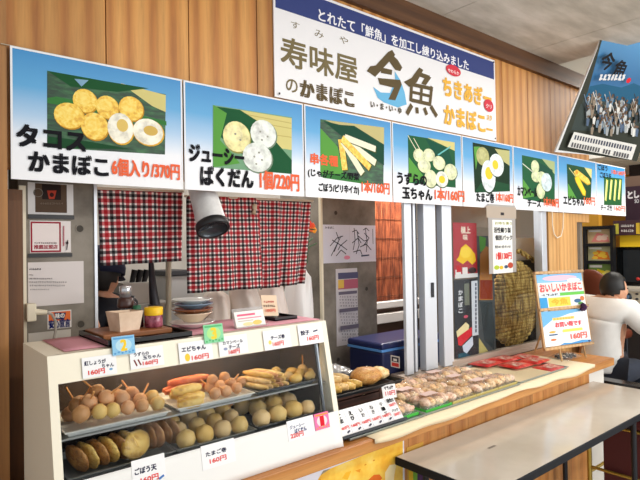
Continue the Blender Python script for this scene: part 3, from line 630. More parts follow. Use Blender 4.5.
def ball(name, label, cat, grp, pos, r, mat, sq=(1, 1, 1), stick=None, seed=0, rot=0):
    k = (name, mat.name, tuple(sq), seed % 4)
    if k not in BALL:
        mb = MB(); mb.ell((0, 0, 0), (sq[0], sq[1], sq[2]), 0, 20, 12, .13, 22, None, seed % 4+1); o = mb.build(name, mat); BALL[k] = o.data; o.data.name = name; bpy.data.objects.remove(o)
    o = bpy.data.objects.new(name, BALL[k]); C.objects.link(o); o.location = pos; o.scale = (r, r, r); o.rotation_euler = (0, 0, rot); ORG[o.as_pointer()] = Vector(pos)
    tag(o, label, cat, grp)
    if stick:
        d = Vector(stick); mb = MB().tube([d*.5/r, d*1.75/r], .0026/r, 6); so = mb.build('skewer', stick_m, o, local=True)
    return o
def PXB(px, py, y): return onY(px, py, y)
# upper left: brown balls
lb = 'brown fishcake ball in the heap on the upper left tray'
i = 0
for (px, py, y, r, m) in ((81, 414, 1.525, .023, f_brown), (99.5, 411.5, 1.52, .0205, f_yel), (112.5, 410, 1.52, .0205, f_yel), (127.5, 407.5, 1.523, .0195, f_pink), (142, 405.5, 1.526, .019, f_brown), (157.5, 403.5, 1.535, .0205, f_yel),
                         (89, 403, 1.555, .023, f_pink), (106, 398, 1.55, .0225, f_pink), (122, 398.5, 1.55, .0225, f_pink), (140, 400, 1.57, .0205, f_brown), (152, 397, 1.58, .021, f_yel), (77, 405, 1.585, .022, f_brown), (97, 392, 1.585, .022, f_brown)):
    p = PXB(px, py, y); z = max(p.z, 1.021+r)
    st = (0.02+.006*(i % 3), .012, .022) if i in (6, 7, 9, 11, 12) else None
    ball('fishcake_ball', lb, 'fishcake', 'brown balls on the upper left tray', (p.x, p.y, z), r, m, (1, 1, 1), st, i, i*.7); i += 1
# upper middle: yellow sticks and pinkish balls, long orange sticks behind
def log(name, label, grp, p, q, r, mat, sq=1.0, stick=False, seed=0):
    p = Vector(p); q = Vector(q); n = 9; d = q-p
    pts = [p+d*(k/(n-1)) for k in range(n)]; rs = [r*(.55 if k in (0, n-1) else (.85 if k in (1, n-2) else 1+.06*math.sin(k*2.3+seed))) for k in range(n)]
    t0 = (p+q)/2; mb = MB().tube(pts, rs, 14)
    o = mb.build(name, mat, None, t0); tag(o, label, 'fishcake', grp)
    if stick: 
        u = d.normalized(); s_ = MB().tube([p+u*.01, p-u*.045], .002, 6).build('skewer', stick_m, o)
    return o
k = 0
for (a, b, y, r, z) in ((178, 202, 1.515, .0165, 1.037), (178, 203, 1.545, .017, 1.044), (172, 200, 1.55, .015, 1.071), (170, 196, 1.585, .016, 1.050)):
    pa = onY(a, 400, y); pb = onY(b, 400, y)
    log('fishcake_stick', 'thick yellow fishcake stick lying on the middle upper tray', 'yellow sticks on the middle upper tray', (pa.x, y, z), (pb.x, y-.006, z+.002), r, f_gold, stick=False, seed=k); k += 1
for (a, b, y, z) in ((165, 205, 1.625, 1.052), (163, 201, 1.650, 1.053), (168, 208, 1.64, 1.076)):
    pa = onY(a, 390, y); pb = onY(b, 390, y)
    log('crab_stick', 'long orange fishcake stick at the back of the middle upper tray', 'orange sticks on the middle upper tray', (pa.x, y, z), (pb.x, y, z), .0125, f_orange, seed=k); k += 1
for (x, y, z, r) in ((.43, 1.635, 1.042, .022), (.475, 1.64, 1.042, .022), (.52, 1.635, 1.042, .022), (.565, 1.64, 1.042, .022), (.61, 1.635, 1.042, .022), (.45, 1.605, 1.075, .021), (.50, 1.61, 1.078, .021), (.55, 1.60, 1.076, .021), (.595, 1.605, 1.075, .021)):
    ball('fishcake_ball', lb, 'fishcake', 'brown balls on the upper left tray', (x, y, z), r, (f_brown, f_pink)[i % 2], (1, 1, 1), (.012, .01, .024) if i % 3 == 0 else None, i, i); i += 1
i = 0
for (px, py, y, r) in ((215, 393.5, 1.53, .0185), (226, 391, 1.53, .0185), (237, 388, 1.54, .018), (220, 386, 1.575, .019), (231, 383.5, 1.58, .019), (241, 382, 1.60, .018), (210, 387.5, 1.6, .018)):
    p = PXB(px, py, y); z = max(p.z, 1.021+r)
    ball('fishcake_ball', 'small pinkish fishcake ball right of the yellow sticks on the upper shelf', 'fishcake', 'pinkish balls on the middle upper tray', (p.x, p.y, z), r, f_pink, (1, 1, 1), (-.016, .012, .014) if i in (3, 4, 6, 1) else None, i, i); i += 1
# upper right: cheese sticks, gyoza
k = 0
for row, (z, n) in enumerate(((1.032, 5), (1.050, 4), (1.067, 3))):
    for j in range(n):
        x = .995+.021*j+.0105*row; m = (f_cheese, f_pale, f_gold, f_pink)[(j+row) % 4]
        log('cheese_stick', 'pale cheese stick in the pile on the upper right tray', 'cheese sticks on the upper right tray', (x+.025, 1.512+.004*(j % 2), z), (x-.022, 1.625, z+.004), .0098, m, seed=k); k += 1
for (x, y, z) in ((.84, 1.635, 1.045), (.88, 1.64, 1.045), (.92, 1.635, 1.045), (.86, 1.60, 1.07), (.905, 1.60, 1.072)):
    ball('fishcake_ball', 'small pinkish fishcake ball right of the yellow sticks on the upper shelf', 'fishcake', 'pinkish balls on the middle upper tray', (x, y, z), .0185, f_pink, (1, 1, 1), None, i, i); i += 1
for (x, y, z) in ((1.10, 1.66, 1.042), (1.155, 1.66, 1.042),):
    ball('gyoza_fishcake', 'oval golden gyoza fishcake at the right end of the upper shelf', 'fishcake', 'oval gyoza fishcakes on the upper right tray', (x, y, z), .02, f_yel, (1.25, .9, .85), None, i, i); i += 1
i = 0
for (px, py, y, r, sq) in ((296, 381.5, 1.535, .020, (1.25, .9, .85)), (310, 377.5, 1.535, .020, (1.25, .9, .85)), (288, 378, 1.58, .020, (1.25, .9, .85)), (300, 373, 1.575, .020, (1.25, .9, .85)), (313, 371, 1.58, .02, (1.2, .9, .85)), (303, 369, 1.62, .020, (1.25, .9, .85)), (292, 372, 1.625, .02, (1.25, .9, .85))):
    p = PXB(px, py, y); z = max(p.z, 1.021+r*.85)
    ball('gyoza_fishcake', 'oval golden gyoza fishcake at the right end of the upper shelf', 'fishcake', 'oval gyoza fishcakes on the upper right tray', (p.x, p.y, z), r, (f_gold, f_yel, f_pale)[i % 3], sq, (.002, .0, .03) if i == 5 else None, i, .3*i); i += 1
# lower left: flat fishcakes standing in a row, oval stack
def disc(label, grp, c, r, th, mat, ax, tilt, seed=0, asp=1.0):
    T = Matrix.Translation(c) @ Matrix.Rotation(ax, 4, 'Z') @ Matrix.Rotation(tilt, 4, 'Y')
    mb = MB(); mb.ell((0, 0, 0), (th, r*asp, r), 0, 18, 12, .12, 24, T, seed)
    o = mb.build('flat_fishcake', mat, None, c); tag(o, label, 'fishcake', grp); return o
for k in range(6):
    p = onY(78+k*10.3, 446, 1.53)
    disc('dark flat burdock fishcake leaning in the row at lower left', 'flat fishcakes leaning at lower left', (p.x, 1.540, zl_+.043+.003*k*.5), .041, .0108, (f_dark, f_gold)[k % 2] if k else f_dark, .35, -.32, k, 1.1)
o = disc('big oval golden brown fishcake facing out at the right of the lower left tray', None, onY(137, 446, 1.515)+Vector((0, .006, .004)), .038, .018, f_gold, -1.05, -.25, 9, 1.45)
for k in range(4):
    p = onY(148+k*8, 440, 1.56)
    disc('flat brown fishcake stacked upright behind the big oval fishcake', 'flat fishcakes behind the big oval one', (p.x, 1.575, zl_+.046), .043, .0095, (f_dark, f_brown)[k % 2], .35, -.2, 20+k, 1.05)
# lower middle balls 4 x 3, lower right big balls
i = 0
for row in range(3):
    for col in range(4):
        r = .0285 if row == 0 else .027; x = .720+.062*col+.003*row; y = 1.509+.058*row; z = zl_+.003+r+.012*row
        ball('fishcake_ball', 'round yellow fishcake ball in the rows of the lower middle tray', 'fishcake', 'yellow balls on the lower middle tray', (x, y, z), r, (f_yel, f_gold, f_pale)[(i+row) % 3], (1, 1, 1), (.018, .01, .012) if (row, col) == (2, 3) else None, i, i); i += 1
for (x, y, r, z) in ((.992, 1.512, .031, 0), (1.056, 1.511, .032, 0), (1.122, 1.512, .033, 0), (1.182, 1.510, .028, 0), (1.02, 1.578, .031, .012), (1.086, 1.578, .032, .014), (1.152, 1.578, .031, .012), (.995, 1.640, .030, .014), (1.06, 1.642, .030, .016), (1.125, 1.642, .030, .014), (1.18, 1.635, .026, .01)):
    ball('bakudan_ball', 'large round fishcake ball on the lower right tray of the showcase', 'fishcake', 'large balls on the lower right tray', (x, y, zl_+.003+r+z), r, (f_pale, f_yel, f_gold)[i % 3], (1, 1, .95), None, i, i); i += 1
# ------------------------------------------------------------------ on top of the showcase
ZT = CZ1+.004
t = thing('serving_tray', 'black lacquered tray on the left of the showcase top', 'tray', (.66, 1.65, ZT))
def rim(mb, x0, x1, y0, y1, z, h, w): 
    mb.box(x0, x1, y0, y1, z, z+.004); mb.box(x0, x1, y0, y0+w, z, z+h).box(x0, x1, y1-w, y1, z, z+h).box(x0, x0+w, y0+w, y1-w, z, z+h).box(x1-w, x1, y0+w, y1-w, z, z+h); return mb
rim(MB(), .50, .752, 1.522, 1.795, ZT, .016, .006).build('tray_body', flat((22, 20, 22), .25), t)
t = thing('wooden_tray', 'brown wooden tray holding the sauces inside the black tray', 'tray', (.64, 1.68, ZT+.004))
MB().box(.515, .728, 1.61, 1.785, ZT+.0045, ZT+.020, b=.003).build('board', wood('tray_wood', (110, 58, 28), (158, 92, 48), (182, 116, 66), 'X', 1.5, .4), t)
ZW = ZT+.021
mb = MB(); T = Matrix.Translation((.598, 1.665, ZW)) @ Matrix.Rotation(.25, 4, 'Z')
w1, w2, hh = .033, .042, .058
mb.add([(-w1, -w1*.8, 0), (w1, -w1*.8, 0), (w1, w1*.8, 0), (-w1, w1*.8, 0), (-w2, -w2*.8, hh), (w2, -w2*.8, hh), (w2, w2*.8, hh*.97), (-w2, w2*.8, hh*1.02)], [(3, 2, 1, 0), (0, 1, 5, 4), (1, 2, 6, 5), (2, 3, 7, 6), (3, 0, 4, 7)], 0, False, T)
mb.box(-.028, .028, -.02, .02, .004, .052, T=T)
o = mb.build('paper_box', mottled('beige_paper', (218, 188, 160), (240, 216, 192), 14, .8), None, (.598, 1.665, ZW)); tag(o, 'open beige paper box on the wooden tray', 'box'); o.modifiers.new('s', 'SOLIDIFY').thickness = -.001
def jar(label, cat, x, y, z, parts, name='jar'):
    t = thing(name, label, cat, (x, y, z))
    for pn, prof, m in parts: MB().lathe(prof, (x, y, z), 24).build(pn, m, t)
    return t
jar('clear jar of red pickles with a bright yellow lid', 'jar', .690, 1.665, ZW, [('jar_body', [(0.0001, 0), (.026, 0), (.028, .004), (.028, .036), (.025, .040), (.0001, .040)], mottled('pickles', (96, 20, 40), (190, 110, 130), 40, .15)), ('jar_lid', [(.0285, .038), (.029, .040), (.029, .061), (.026, .063), (.0001, .063)], flat((246, 196, 10), .4))])
jar('short dark red sauce bottle left of the yellow lidded jar', 'bottle', .652, 1.705, ZW, [('bottle_body', [(.0001, 0), (.019, 0), (.02, .003), (.02, .045), (.012, .056), (.0001, .056)], flat((70, 14, 28), .2)), ('bottle_cap', [(.0125, .05), (.0125, .068), (.0001, .068)], flat((40, 100, 70), .5))], 'sauce_bottle')
t = jar('tall clear pepper mill with dark collar behind the paper box', 'pepper mill', .630, 1.745, ZW, [('mill_base', [(.0001, 0), (.02, 0), (.02, .05), (.016, .058), (.0001, .058)], clear_hazy), ('mill_collar', [(.0001, .058), (.024, .060), (.026, .066), (.024, .088), (.018, .094), (.0001, .094)], flat((66, 40, 34), .3)), ('mill_cap', [(.0001, .094), (.018, .094), (.019, .128), (.016, .131), (.0001, .131)], flat((196, 196, 200), .15, .7))], 'pepper_mill')
jar('thin dark soy bottle standing right of the paper box', 'bottle', .655, 1.752, ZW, [('bottle_body', [(.0001, 0), (.014, 0), (.014, .066), (.006, .084), (.0001, .084)], flat((34, 18, 22), .15)), ('bottle_cap', [(.008, .08), (.008, .096), (.0001, .096)], flat((32, 32, 36), .4))], 'soy_bottle')
# plates
pc = [('white', (228, 228, 224)), ('brown and cream', (226, 200, 168)), ('brown rimmed', (120, 70, 40)), ('blue grey', (120, 146, 166)), ('pale grey', (206, 206, 200))]
z = ZT+.001
pl = [('white plate at the bottom of the stack', (236, 234, 228), .076, .020, .020), ('cream bowl with a brown patch, second from the bottom of the plate stack', (230, 208, 180), .066, .030, .027), ('brown plate in the middle of the stack', (142, 84, 46), .070, .016, .016), ('blue grey plate second from the top of the stack', (122, 148, 170), .068, .018, .017), ('pale plate on top of the plate stack', (216, 218, 214), .069, .016, .016)]
for i, (lab, colr, r, h, st) in enumerate(pl):
    mb = MB(); cxx, cyy = .836+.003*(i % 2), 1.690
    mb.lathe([(.0001, .002), (.028, .002), (.028, 0), (.031, 0), (.034, .003), (r-.004, h-.003), (r, h), (r-.001, h+.0015), (r-.006, h-.001), (.034, .0055), (.0001, .005)], (cxx, cyy, z), 36)
    o = mb.build('plate' if i != 1 else 'bowl', flat(colr, .2, coat=.3), None, (cxx, cyy, z)); tag(o, lab, 'plate', 'plates stacked on the showcase'); z += st
    if i == 1: 
        mb = MB(); mb.add([(cxx+math.cos(a)*(.038+.0275*q), cyy+math.sin(a)*(.038+.0275*q), z-st+.0034+.0265*q) for q in (0, 1) for a in [-.9+k*.14 for k in range(9)]], [(k, k+1, k+10, k+9) for k in range(8)], 0, True); mb.build('brown_patch', flat((126, 74, 42), .3), o)
# acrylic card holder, beige card, black dish
p0 = onZ(237, 329, ZT); p1 = onZ(266, 325, ZT); U = (p1-p0); U.z = 0; U.normalize(); V = (Z3*.95+Vector((-U.y, U.x, 0))*.32).normalized()
W_ = (p1-p0).length
s = Sheet('card_holder', 'clear acrylic holder with a pink printed card on the showcase top', 'card holder', p0, U, V).make()
MB().box(-.004, W_+.004, 0, .068, -.006, -.004).build('acrylic_back', clear_hazy, s.root, local=True)
mb = MB(); mb.box(-.004, W_+.004, 0, .003, -.05, .012); mb.build('acrylic_foot', clear_hazy, s.root, local=True)
s.board(W_, .056, flat((246, 240, 236), .6), .003, 'card')
s.draw([('r', W_*.08, .040, W_*.7, .047, (226, 110, 140)), ('r', W_*.08, .030, W_*.9, .034, (230, 150, 170)), ('r', W_*.08, .022, W_*.6, .025, (200, 190, 180)), ('e', W_*.72, .014, W_*.16, .008, (238, 206, 120)), ('e', W_*.4, .012, W_*.18, .006, (240, 224, 170))], 'card_print')
p0 = onZ(262, 318, ZT); p0.z = ZT+.014
s = Sheet('menu_note', 'beige price note leaning on the small black dish on the showcase top', 'note', onY(263, 316, 1.655), Vector((.95, -.2, -.06)), Vector((-.12, .4, .9))).make()
s.board(.062, .080, flat((240, 214, 184), .7), .001, 'card'); s.draw(scrib(.008, .05, .05, .058, 5, (190, 70, 60))+scrib(.006, .034, .052, .042, 6, (90, 70, 60), 2)+[('t', '100円', .012, .026, .014, .05, (220, 80, 60), .03)], 'lettering')
t = thing('small_dish', 'small black dish at the right end of the showcase top', 'dish', (1.17, 1.68, ZT))
rim(MB(), 1.125, 1.225, 1.615, 1.745, ZT, .012, .006).build('dish_body', black, t)
o = MB().ell((1.165, 1.675, ZT+.018), (.016, .014, .014), 0, 12, 8, .15, 30).build('rolled_towel', mottled('towel', (60, 90, 80), (230, 230, 220), 40), None, (1.165, 1.675, ZT+.005)); tag(o, 'small rolled green and white towel in the black dish', 'towel')
# ------------------------------------------------------------------ gingham curtains
def noren(label, corners, y, seed, p=.0435, nu=60, amp=.010, pinch=None):
    (tl, tr, br, bl) = [onY(a, b, y) for a, b in corners]
    wtop = (tr-tl).length; ht = (tl-bl).length
    mb = MB(); uv = []
    def fn(u, v):
        a = bl.lerp(br, u); b = tl.lerp(tr, u); q = a.lerp(b, v)
        f = amp*(1-.55*v)*(math.sin(u*17+seed)+.6*math.sin(u*31+seed*2.1+v*2))
        x = q.x; 
        if pinch: 
            dx = (u-pinch[0]); f += .02*math.exp(-(dx*9)**2)*(1-v)
        uv.append((u*wtop*1.02, v*ht)); return (x, q.y+f, q.z)
    mb.grid(fn, nu, 30); mb.uv = uv
    c = (tl+tr)/2
    o = mb.build('curtain', gingham('gingham_%d' % seed, p), None, c); tag(o, label, 'curtain'); o.modifiers.new('s', 'SOLIDIFY').thickness = .0012
    return o
NY = 2.02
noren('short red and black gingham curtain at the left of the hatch', [(97.5, 189), (182, 192.5), (181.5, 261), (101.5, 266)], NY, 1, .0425)
noren('red and black gingham curtain panel behind the white spotlight', [(186.5, 196), (259.5, 198), (264, 288), (187.5, 293.5)], NY, 3, .0365)
noren('red and black gingham curtain panel at the right end of the hatch', [(255, 198), (311, 201.5), (304, 283.5), (258, 289.5)], NY+.032, 5, .0365, amp=.014)
def rod(label, a, b, r, mat, name='curtain_rod'):
    o = MB().tube([a, b], r, 10).build(name, mat, None, (Vector(a)+Vector(b))/2); tag(o, label, 'rod')
rod('thin pale rod carrying the short gingham curtain', onY(90, 188, NY-.004), onY(184, 191.5, NY-.004), .005, flat((206, 190, 170)))
rod('thin pale rod carrying the two long gingham panels', onY(184.5, 196, NY+.006), onY(313, 201, NY+.006), .005, flat((206, 190, 170)))
t = thing('curtain_knot', 'small beige knot tying the two long gingham panels together at the top', 'knot', onY(254.5, 208, NY-.012))
MB().ell(onY(254.5, 207, NY-.014), (.012, .01, .014), 0, 12, 8, .2, 30).build('knot', flat((196, 176, 150), .9), t)
MB().tube([onY(254.5, 209, NY-.014), onY(253.5, 214, NY-.016)], [.006, .010], 8).build('tail', flat((186, 166, 140), .9), t)
# white spotlight
a = onY(200.5, 184, 1.965); b = onY(213.5, 230, 1.855); d = (b-a).normalized()
t = thing('spotlight', 'white cylindrical spotlight with a black rim hanging in front of the gingham curtain', 'spotlight', a)
T = Matrix.Translation(a) @ d.to_track_quat('Z', 'Y').to_matrix().to_4x4(); L = (b-a).length; r = .058
MB().lathe([(.0001, -.02), (.04, -.018), (.050, -.005), (.053, 0), (.055, L*.5), (.058, L*.86), (.0575, L*.87)], (0, 0, 0), 28, 0, T).build('housing', mottled('white_enamel', (206, 206, 206), (228, 228, 228), 16, .4), t)
MB().lathe([(.0585, L*.85), (.064, L*.87), (.065, L), (.058, L*1.01), (.055, L*.99)], (0, 0, 0), 28, 0, T).build('rim', black, t)
MB().lathe([(.056, L*.99), (.052, L*.93), (.0001, L*.91)], (0, 0, 0), 28, 0, T).build('lens', flat((70, 76, 82), .25, .5), t)
MB().tube([a, a+Vector((-.01, .02, .12))], .012, 10).build('arm', flat((190, 190, 190), .4), t)
# ------------------------------------------------------------------ notices on the left pillar
py_ = 1.9985
def poster(name, label, cat, x0, y0, x1, y1, y, colr, layers, t=.002, grp=None, pre='print', crop=(0, 0, 1), zb=None):
    bl = onY(x0, y1, y)
    if zb: bl.z = zb
    s = Sheet(name, label, cat, bl, X3, Z3, grp, crop).make()
    w = onY(x1, y1, y).x-bl.x; h = onY(x0, y0, y).z-bl.z
    s.board(w, h, flat(colr, .55), t, 'sheet')
    if layers: s.draw(layers(w, h, s) if callable(layers) else layers, pre)
    return s
poster('framed_poster', 'brown poster with a small red cup mark at the top of the concrete pillar', 'poster', 28, 182, 73.5, 214, py_, (216, 214, 214),
   [('r', 35, 183, 67, 213, (88, 70, 56)), ('r', 42, 184, 61, 200, (40, 28, 26)), ('p', [(47, 190.5), (56.5, 190.5), (54.5, 199), (49, 199)], (176, 62, 44)), ('e', 51.7, 194.8, 2.2, 2.2, (60, 26, 24))] + scrib(40, 204.5, 63, 202.5, 10, (120, 104, 90)))
MBo = MB().box(onY(28, 216, py_).x, onY(74, 216, py_).x, py_-.004, py_, onY(28, 218.5, py_).z, onY(28, 214.5, py_).z).build('name_strip', black, None, onY(50, 218, py_)); tag(MBo, 'thin black strip under the framed brown poster', 'strip')
poster('certificate', 'white certificate with a dark red square border on the concrete pillar', 'certificate', 30, 220.5, 71, 253, py_, (222, 214, 212),
   [('r', 30.5, 221.5, 61, 252, (150, 38, 54)), ('r', 32.2, 223.2, 59.3, 250.3, (232, 222, 220)), ('t', '推薦加盟店', 34, 245, 249, 57.5, (150, 40, 60), .04)] + scrib(34, 243.6, 57, 242.2, 11, (90, 60, 66)) + [('l', [(63.5, 226), (63.5, 246)], .003, (170, 70, 90)), ('l', [(67.5, 240), (66.5, 250)], .003, (60, 50, 56)), ('e', 67, 243, 1.2, 1.6, (60, 50, 56))])
MBo = MB().box(onY(28, 254, py_).x, onY(72, 254, py_).x, py_-.004, py_, onY(28, 257.5, py_).z, onY(28, 253.8, py_).z).build('name_strip', black, None, onY(50, 257, py_)); tag(MBo, 'thin black strip under the white certificate with red border', 'strip')
poster('notice', 'plain white printed notice on the concrete pillar', 'notice', 28.3, 262.5, 84, 307, py_, (214, 206, 204),
   scrib(29, 270, 41, 268, 6, (70, 66, 70)) + scrib(29, 275.6, 33, 274.2, 3, (90, 86, 90), 2) + scrib(29, 279.3, 52, 277.8, 12, (96, 92, 94), 3) + scrib(29, 282.8, 66, 281.2, 18, (110, 104, 106), 4) + scrib(29, 286.2, 64, 284.6, 17, (100, 96, 98), 5) + scrib(29, 290, 48, 288.6, 10, (110, 104, 106), 6))
s = poster('sticker', 'orange and navy sticker low on the concrete pillar', 'sticker', 47.5, 311.5, 71.5, 329.5, py_, (232, 226, 222),
   [('r', 48.5, 312.5, 70.5, 319.5, (232, 116, 60)), ('p', [(54, 312.5), (66, 312.5), (64, 319.5), (56, 319.5)], (40, 44, 90)), ('t', '味の', 55.5, 313.4, 318.5, 64.5, (240, 236, 230), .03), ('t', '安心宣言', 49, 320.5, 328.5, 70, (28, 36, 100), .05)])
poster('paper_slip', 'blank pale paper slip behind the showcase at the foot of the concrete pillar', 'paper', 28.5, 333.5, 71, 346, py_, (206, 200, 192), None)
a = onY(25, 303.5, 1.98); b = onY(35, 320.5, 1.98)
t = thing('wall_outlet', 'cream outlet box with a cable at the left edge of the concrete pillar', 'outlet', onY(30, 312, 1.98))
MB().box(a.x, b.x, 1.955, 1.984, b.z, a.z, b=.004).build('outlet_box', creamd, t)
c0 = onY(35, 312, 1.965); c1_ = onY(47, 312.5, 1.96)
MB().tube([c0, c1_], [.011, .008], 10).build('plug', creamd, t)
MB().tube([c1_, onY(52, 314.5, 1.955), onY(55.5, 321, 1.95), onY(55.5, 332, 1.95), onY(53, 342, 1.92), onY(51, 343, 1.86)], .0045, 8).build('cable', flat((168, 160, 150), .6), t)
# ------------------------------------------------------------------ things on the staff side
t = thing('utensil_box', 'white plastic box of black utensils behind the short gingham curtain', 'box', onY(135, 300, 2.75))
p = onY(121, 283, 2.75); q = onY(151, 300, 2.75)
mb = MB(); mb.box(p.x, q.x, 2.72, 2.735, q.z, p.z).box(p.x, q.x, 2.84, 2.855, q.z, p.z).box(p.x, p.x+.012, 2.735, 2.84, q.z, p.z).box(q.x-.012, q.x, 2.735, 2.84, q.z, p.z).box(p.x, q.x, 2.72, 2.855, q.z-.01, q.z)
mb.build('box_body', flat((186, 182, 176), .5), t)
for x in (131, 137, 143): MB().tube([onY(x, 286, 2.78), onY(x+4, 270, 2.78)], [.012, .018], 8).build('utensil_handle', black, t)
t = thing('utensil_shelf', 'narrow steel shelf under the white utensil box', 'shelf', onY(135, 302, 2.8))
zz = q.z-.012
MB().box(p.x-.1, q.x+.10, 2.68, 3.39, zz-.03, zz).build('shelf_board', flat((150, 146, 140), .4, .4), t)
t = thing('knife_sharpener', 'dark hanging ladle seen under the short gingham curtain', 'ladle', onY(152, 290, 2.5))
MB().tube([onY(151, 262, 2.5), onY(153, 290, 2.5), onY(155, 305, 2.5)], [.012, .02, .026], 10).build('handle', flat((66, 66, 72), .4, .5), t); t.name = 'ladle'
MB().ell(onY(155, 308, 2.5), (.038, .03, .03), 0, 14, 8).build('bowl', flat((78, 78, 84), .35, .6), t)
o = MB().tube([onY(168.5, 258, 2.55), onY(168.5, 345, 2.55)], .014, 12).build('support_pole', flat((196, 190, 170), .4, .3), None, onY(168.5, 300, 2.55)); tag(o, 'slim pale metal pole behind the stack of plates', 'pole')
t = thing('storage_case', 'pale grey case with a dark lid right of the slim pole', 'case', onY(178, 305, 3.0))
p = onY(173, 276, 3.0); q = onY(187, 308, 3.0)
MB().box(p.x-.02, q.x+.05, 3.0, 3.3, q.z-.1, p.z, b=.008).build('case_body', flat((182, 182, 182), .5), t); MB().box(p.x-.01, q.x+.04, 3.02, 3.28, 0, q.z-.1).build('case_stand', flat((150, 150, 148), .6), t); MB().box(p.x-.03, q.x+.06, 2.99, 3.31, p.z, p.z+.03, b=.006).build('case_lid', flat((40, 40, 46), .5), t)
# white plastic bags under the right curtain
def bag(label, x0, x1, ytop, ybot, y, colr, seed):
    p = onY(x0, ytop, y); q = onY(x1, ybot, y); cx = (p.x+q.x)/2; w = (q.x-p.x)/2*.78; h = p.z-q.z
    prof = []
    mb = MB(); n = 28; rows = 12; vs = []; fs = []
    for j in range(rows+1):
        v = j/rows; k = (1-.35*v**2)*(1 if v < .9 else .7) if v < 1 else .3
        if v == 0: k = .85
        for i in range(n):
            a = 2*math.pi*i/n; f = 1+.10*math.sin(a*5+seed+v*3)*(.4+v)+.05*math.sin(a*11+seed*2)
            vs.append((cx+w*k*f*math.cos(a)+.03*math.sin(seed+v*2)*v, y+.09*k*f*math.sin(a), q.z+h*v))
    for j in range(rows):
        for i in range(n): fs.append((j*n+i, j*n+(i+1) % n, (j+1)*n+(i+1) % n, (j+1)*n+i))
    fs.append(tuple(range(n))[::-1]); fs.append(tuple(range(rows*n, rows*n+n)))
    mb.add(vs, fs, 0, True)
    o = mb.build('plastic_bag', flat(colr, .35), None, (cx, y, q.z)); tag(o, label, 'bag', 'bags behind the right curtain'); return o
t = thing('bag_table', 'white work table behind the gingham curtains carrying the bags', 'table', onY(250, 330, 2.35))
zb = onY(250, 328, 2.3).z
MB().box(1.02, 1.85, 2.19, 2.62, zb-.03, zb, b=.004).build('table_top', flat((200, 196, 190), .4), t)
for x in (1.06, 1.8):
    for y in (2.22, 2.58): MB().box(x-.02, x+.02, y-.02, y+.02, 0, zb-.03).build('leg', steel, t)
for (lab, x0, x1, yt, yb, colr, sd) in (('cream canvas bag directly right of the plate stack', 197, 230, 288, 328, (224, 210, 198), 1), ('beige bag in the middle under the gingham panels', 226, 264, 284, 328, (218, 206, 196), 2.3), ('pale pinkish bag behind the beige note', 259, 288, 284, 327, (220, 206, 198), 4), ('white crumpled bag at the right end under the gingham curtain', 284, 312, 276, 326, (226, 224, 224), 5.2)):
    o = bag(lab, x0, x1, yt, yb, 2.3+.02*(sd % 2), colr, sd)
    dz = zb+.001-o.location.z
    o.location.z += dz
# flowers
t = thing('flower_bunch', 'small bunch of orange flowers with green leaves by the right curtain edge', 'flowers', onY(308, 235, 2.19))
rr = random.Random(5)
for k in range(9):
    p = onY(305+rr.uniform(-3, 4), 228+rr.uniform(-2, 22), 2.18+rr.uniform(-.02, .02)); d = Vector((rr.uniform(-1, 1), rr.uniform(-1, .2), rr.uniform(-.3, .8))).normalized()
    T = Matrix.Translation(p) @ d.to_track_quat('X', 'Z').to_matrix().to_4x4(); MB().ell((.02, 0, 0), (.032, .012, .003), 0, 10, 6, 0, 1, T).build('leaf', flat((52, 96, 50), .6), t)
for (x, y, cl) in ((312, 226, (238, 90, 40)), (309, 224, (236, 60, 44)), (313.5, 230, (246, 160, 40)), (310.5, 229.5, (240, 110, 50))):
    c = onY(x, y, 2.15); mb = MB()
    for q in range(5): mb.ell(c+Vector((math.cos(q*1.256)*.009, -.004, math.sin(q*1.256)*.009)), (.009, .006, .009), 0, 8, 6)
    mb.ell(c+Vector((0, -.008, 0)), (.005, .004, .005), 0, 8, 6); mb.build('blossom', flat(cl, .7), t)
MB().tube([onY(309, 228, 2.18), onY(307, 262, 2.20), (onY(309, 262, 2.2).x, 2.30, onY(309, 262, 2.2).z-.1)], .004, 6).build('stem', flat((60, 90, 50), .7), t)
# whiteboard with signatures and calendar on the middle pillar
y = 2.347
s = poster('signature_board', 'white board signed with black ink strokes on the middle concrete pillar', 'board', 322.5, 224.5, 376, 263.5, y, (222, 222, 234),
   lambda w, h, s: [('r', 349.5, 224.6, 350, 263, (190, 190, 200)), ('t', 'かまぼこ', 325, 226.5, 228.6, 334, (60, 60, 80), .03), ('e', 347, 257.5, 3, 2, (240, 150, 170))] +
   [('l', [(a, b), (c, d), (e, f)], .005, (50, 50, 66)) for a, b, c, d, e, f in ((330, 246, 337, 238, 343, 236), (336, 232, 339, 240, 334, 252), (341, 236, 336, 246, 331, 256), (332, 240, 342, 246, 347, 250), (338, 250, 340, 246, 347, 240), (336, 256, 341, 250, 346, 254), (352, 232, 356, 230, 359, 234), (354, 228, 355, 240, 353, 250), (352, 243, 358, 238, 361, 243), (357, 232, 359, 245, 356, 254), (363, 230, 366, 228, 369, 231), (364, 233, 369, 238, 363, 246), (365, 228, 367, 242, 366, 252), (360, 247, 366, 244, 371, 250), (358, 236, 364, 241, 368, 240), (353, 252, 360, 250, 362, 255))] +
   [('l', [(372.5, 229), (372.8, 244)], .004, (60, 60, 76)), ('l', [(361, 256), (369, 255)], .008, (50, 60, 90))], .008)
s = poster('calendar', 'tall paper calendar strip of three months on the middle concrete pillar', 'calendar', 337, 269, 358.5, 346.5, y, (206, 202, 206), None, .003)
L = [('r', 338, 273, 358, 278, (90, 90, 120)), ('r', 338, 280, 358, 288, (180, 100, 120)), ('r', 338, 280, 344, 288, (230, 190, 90))]
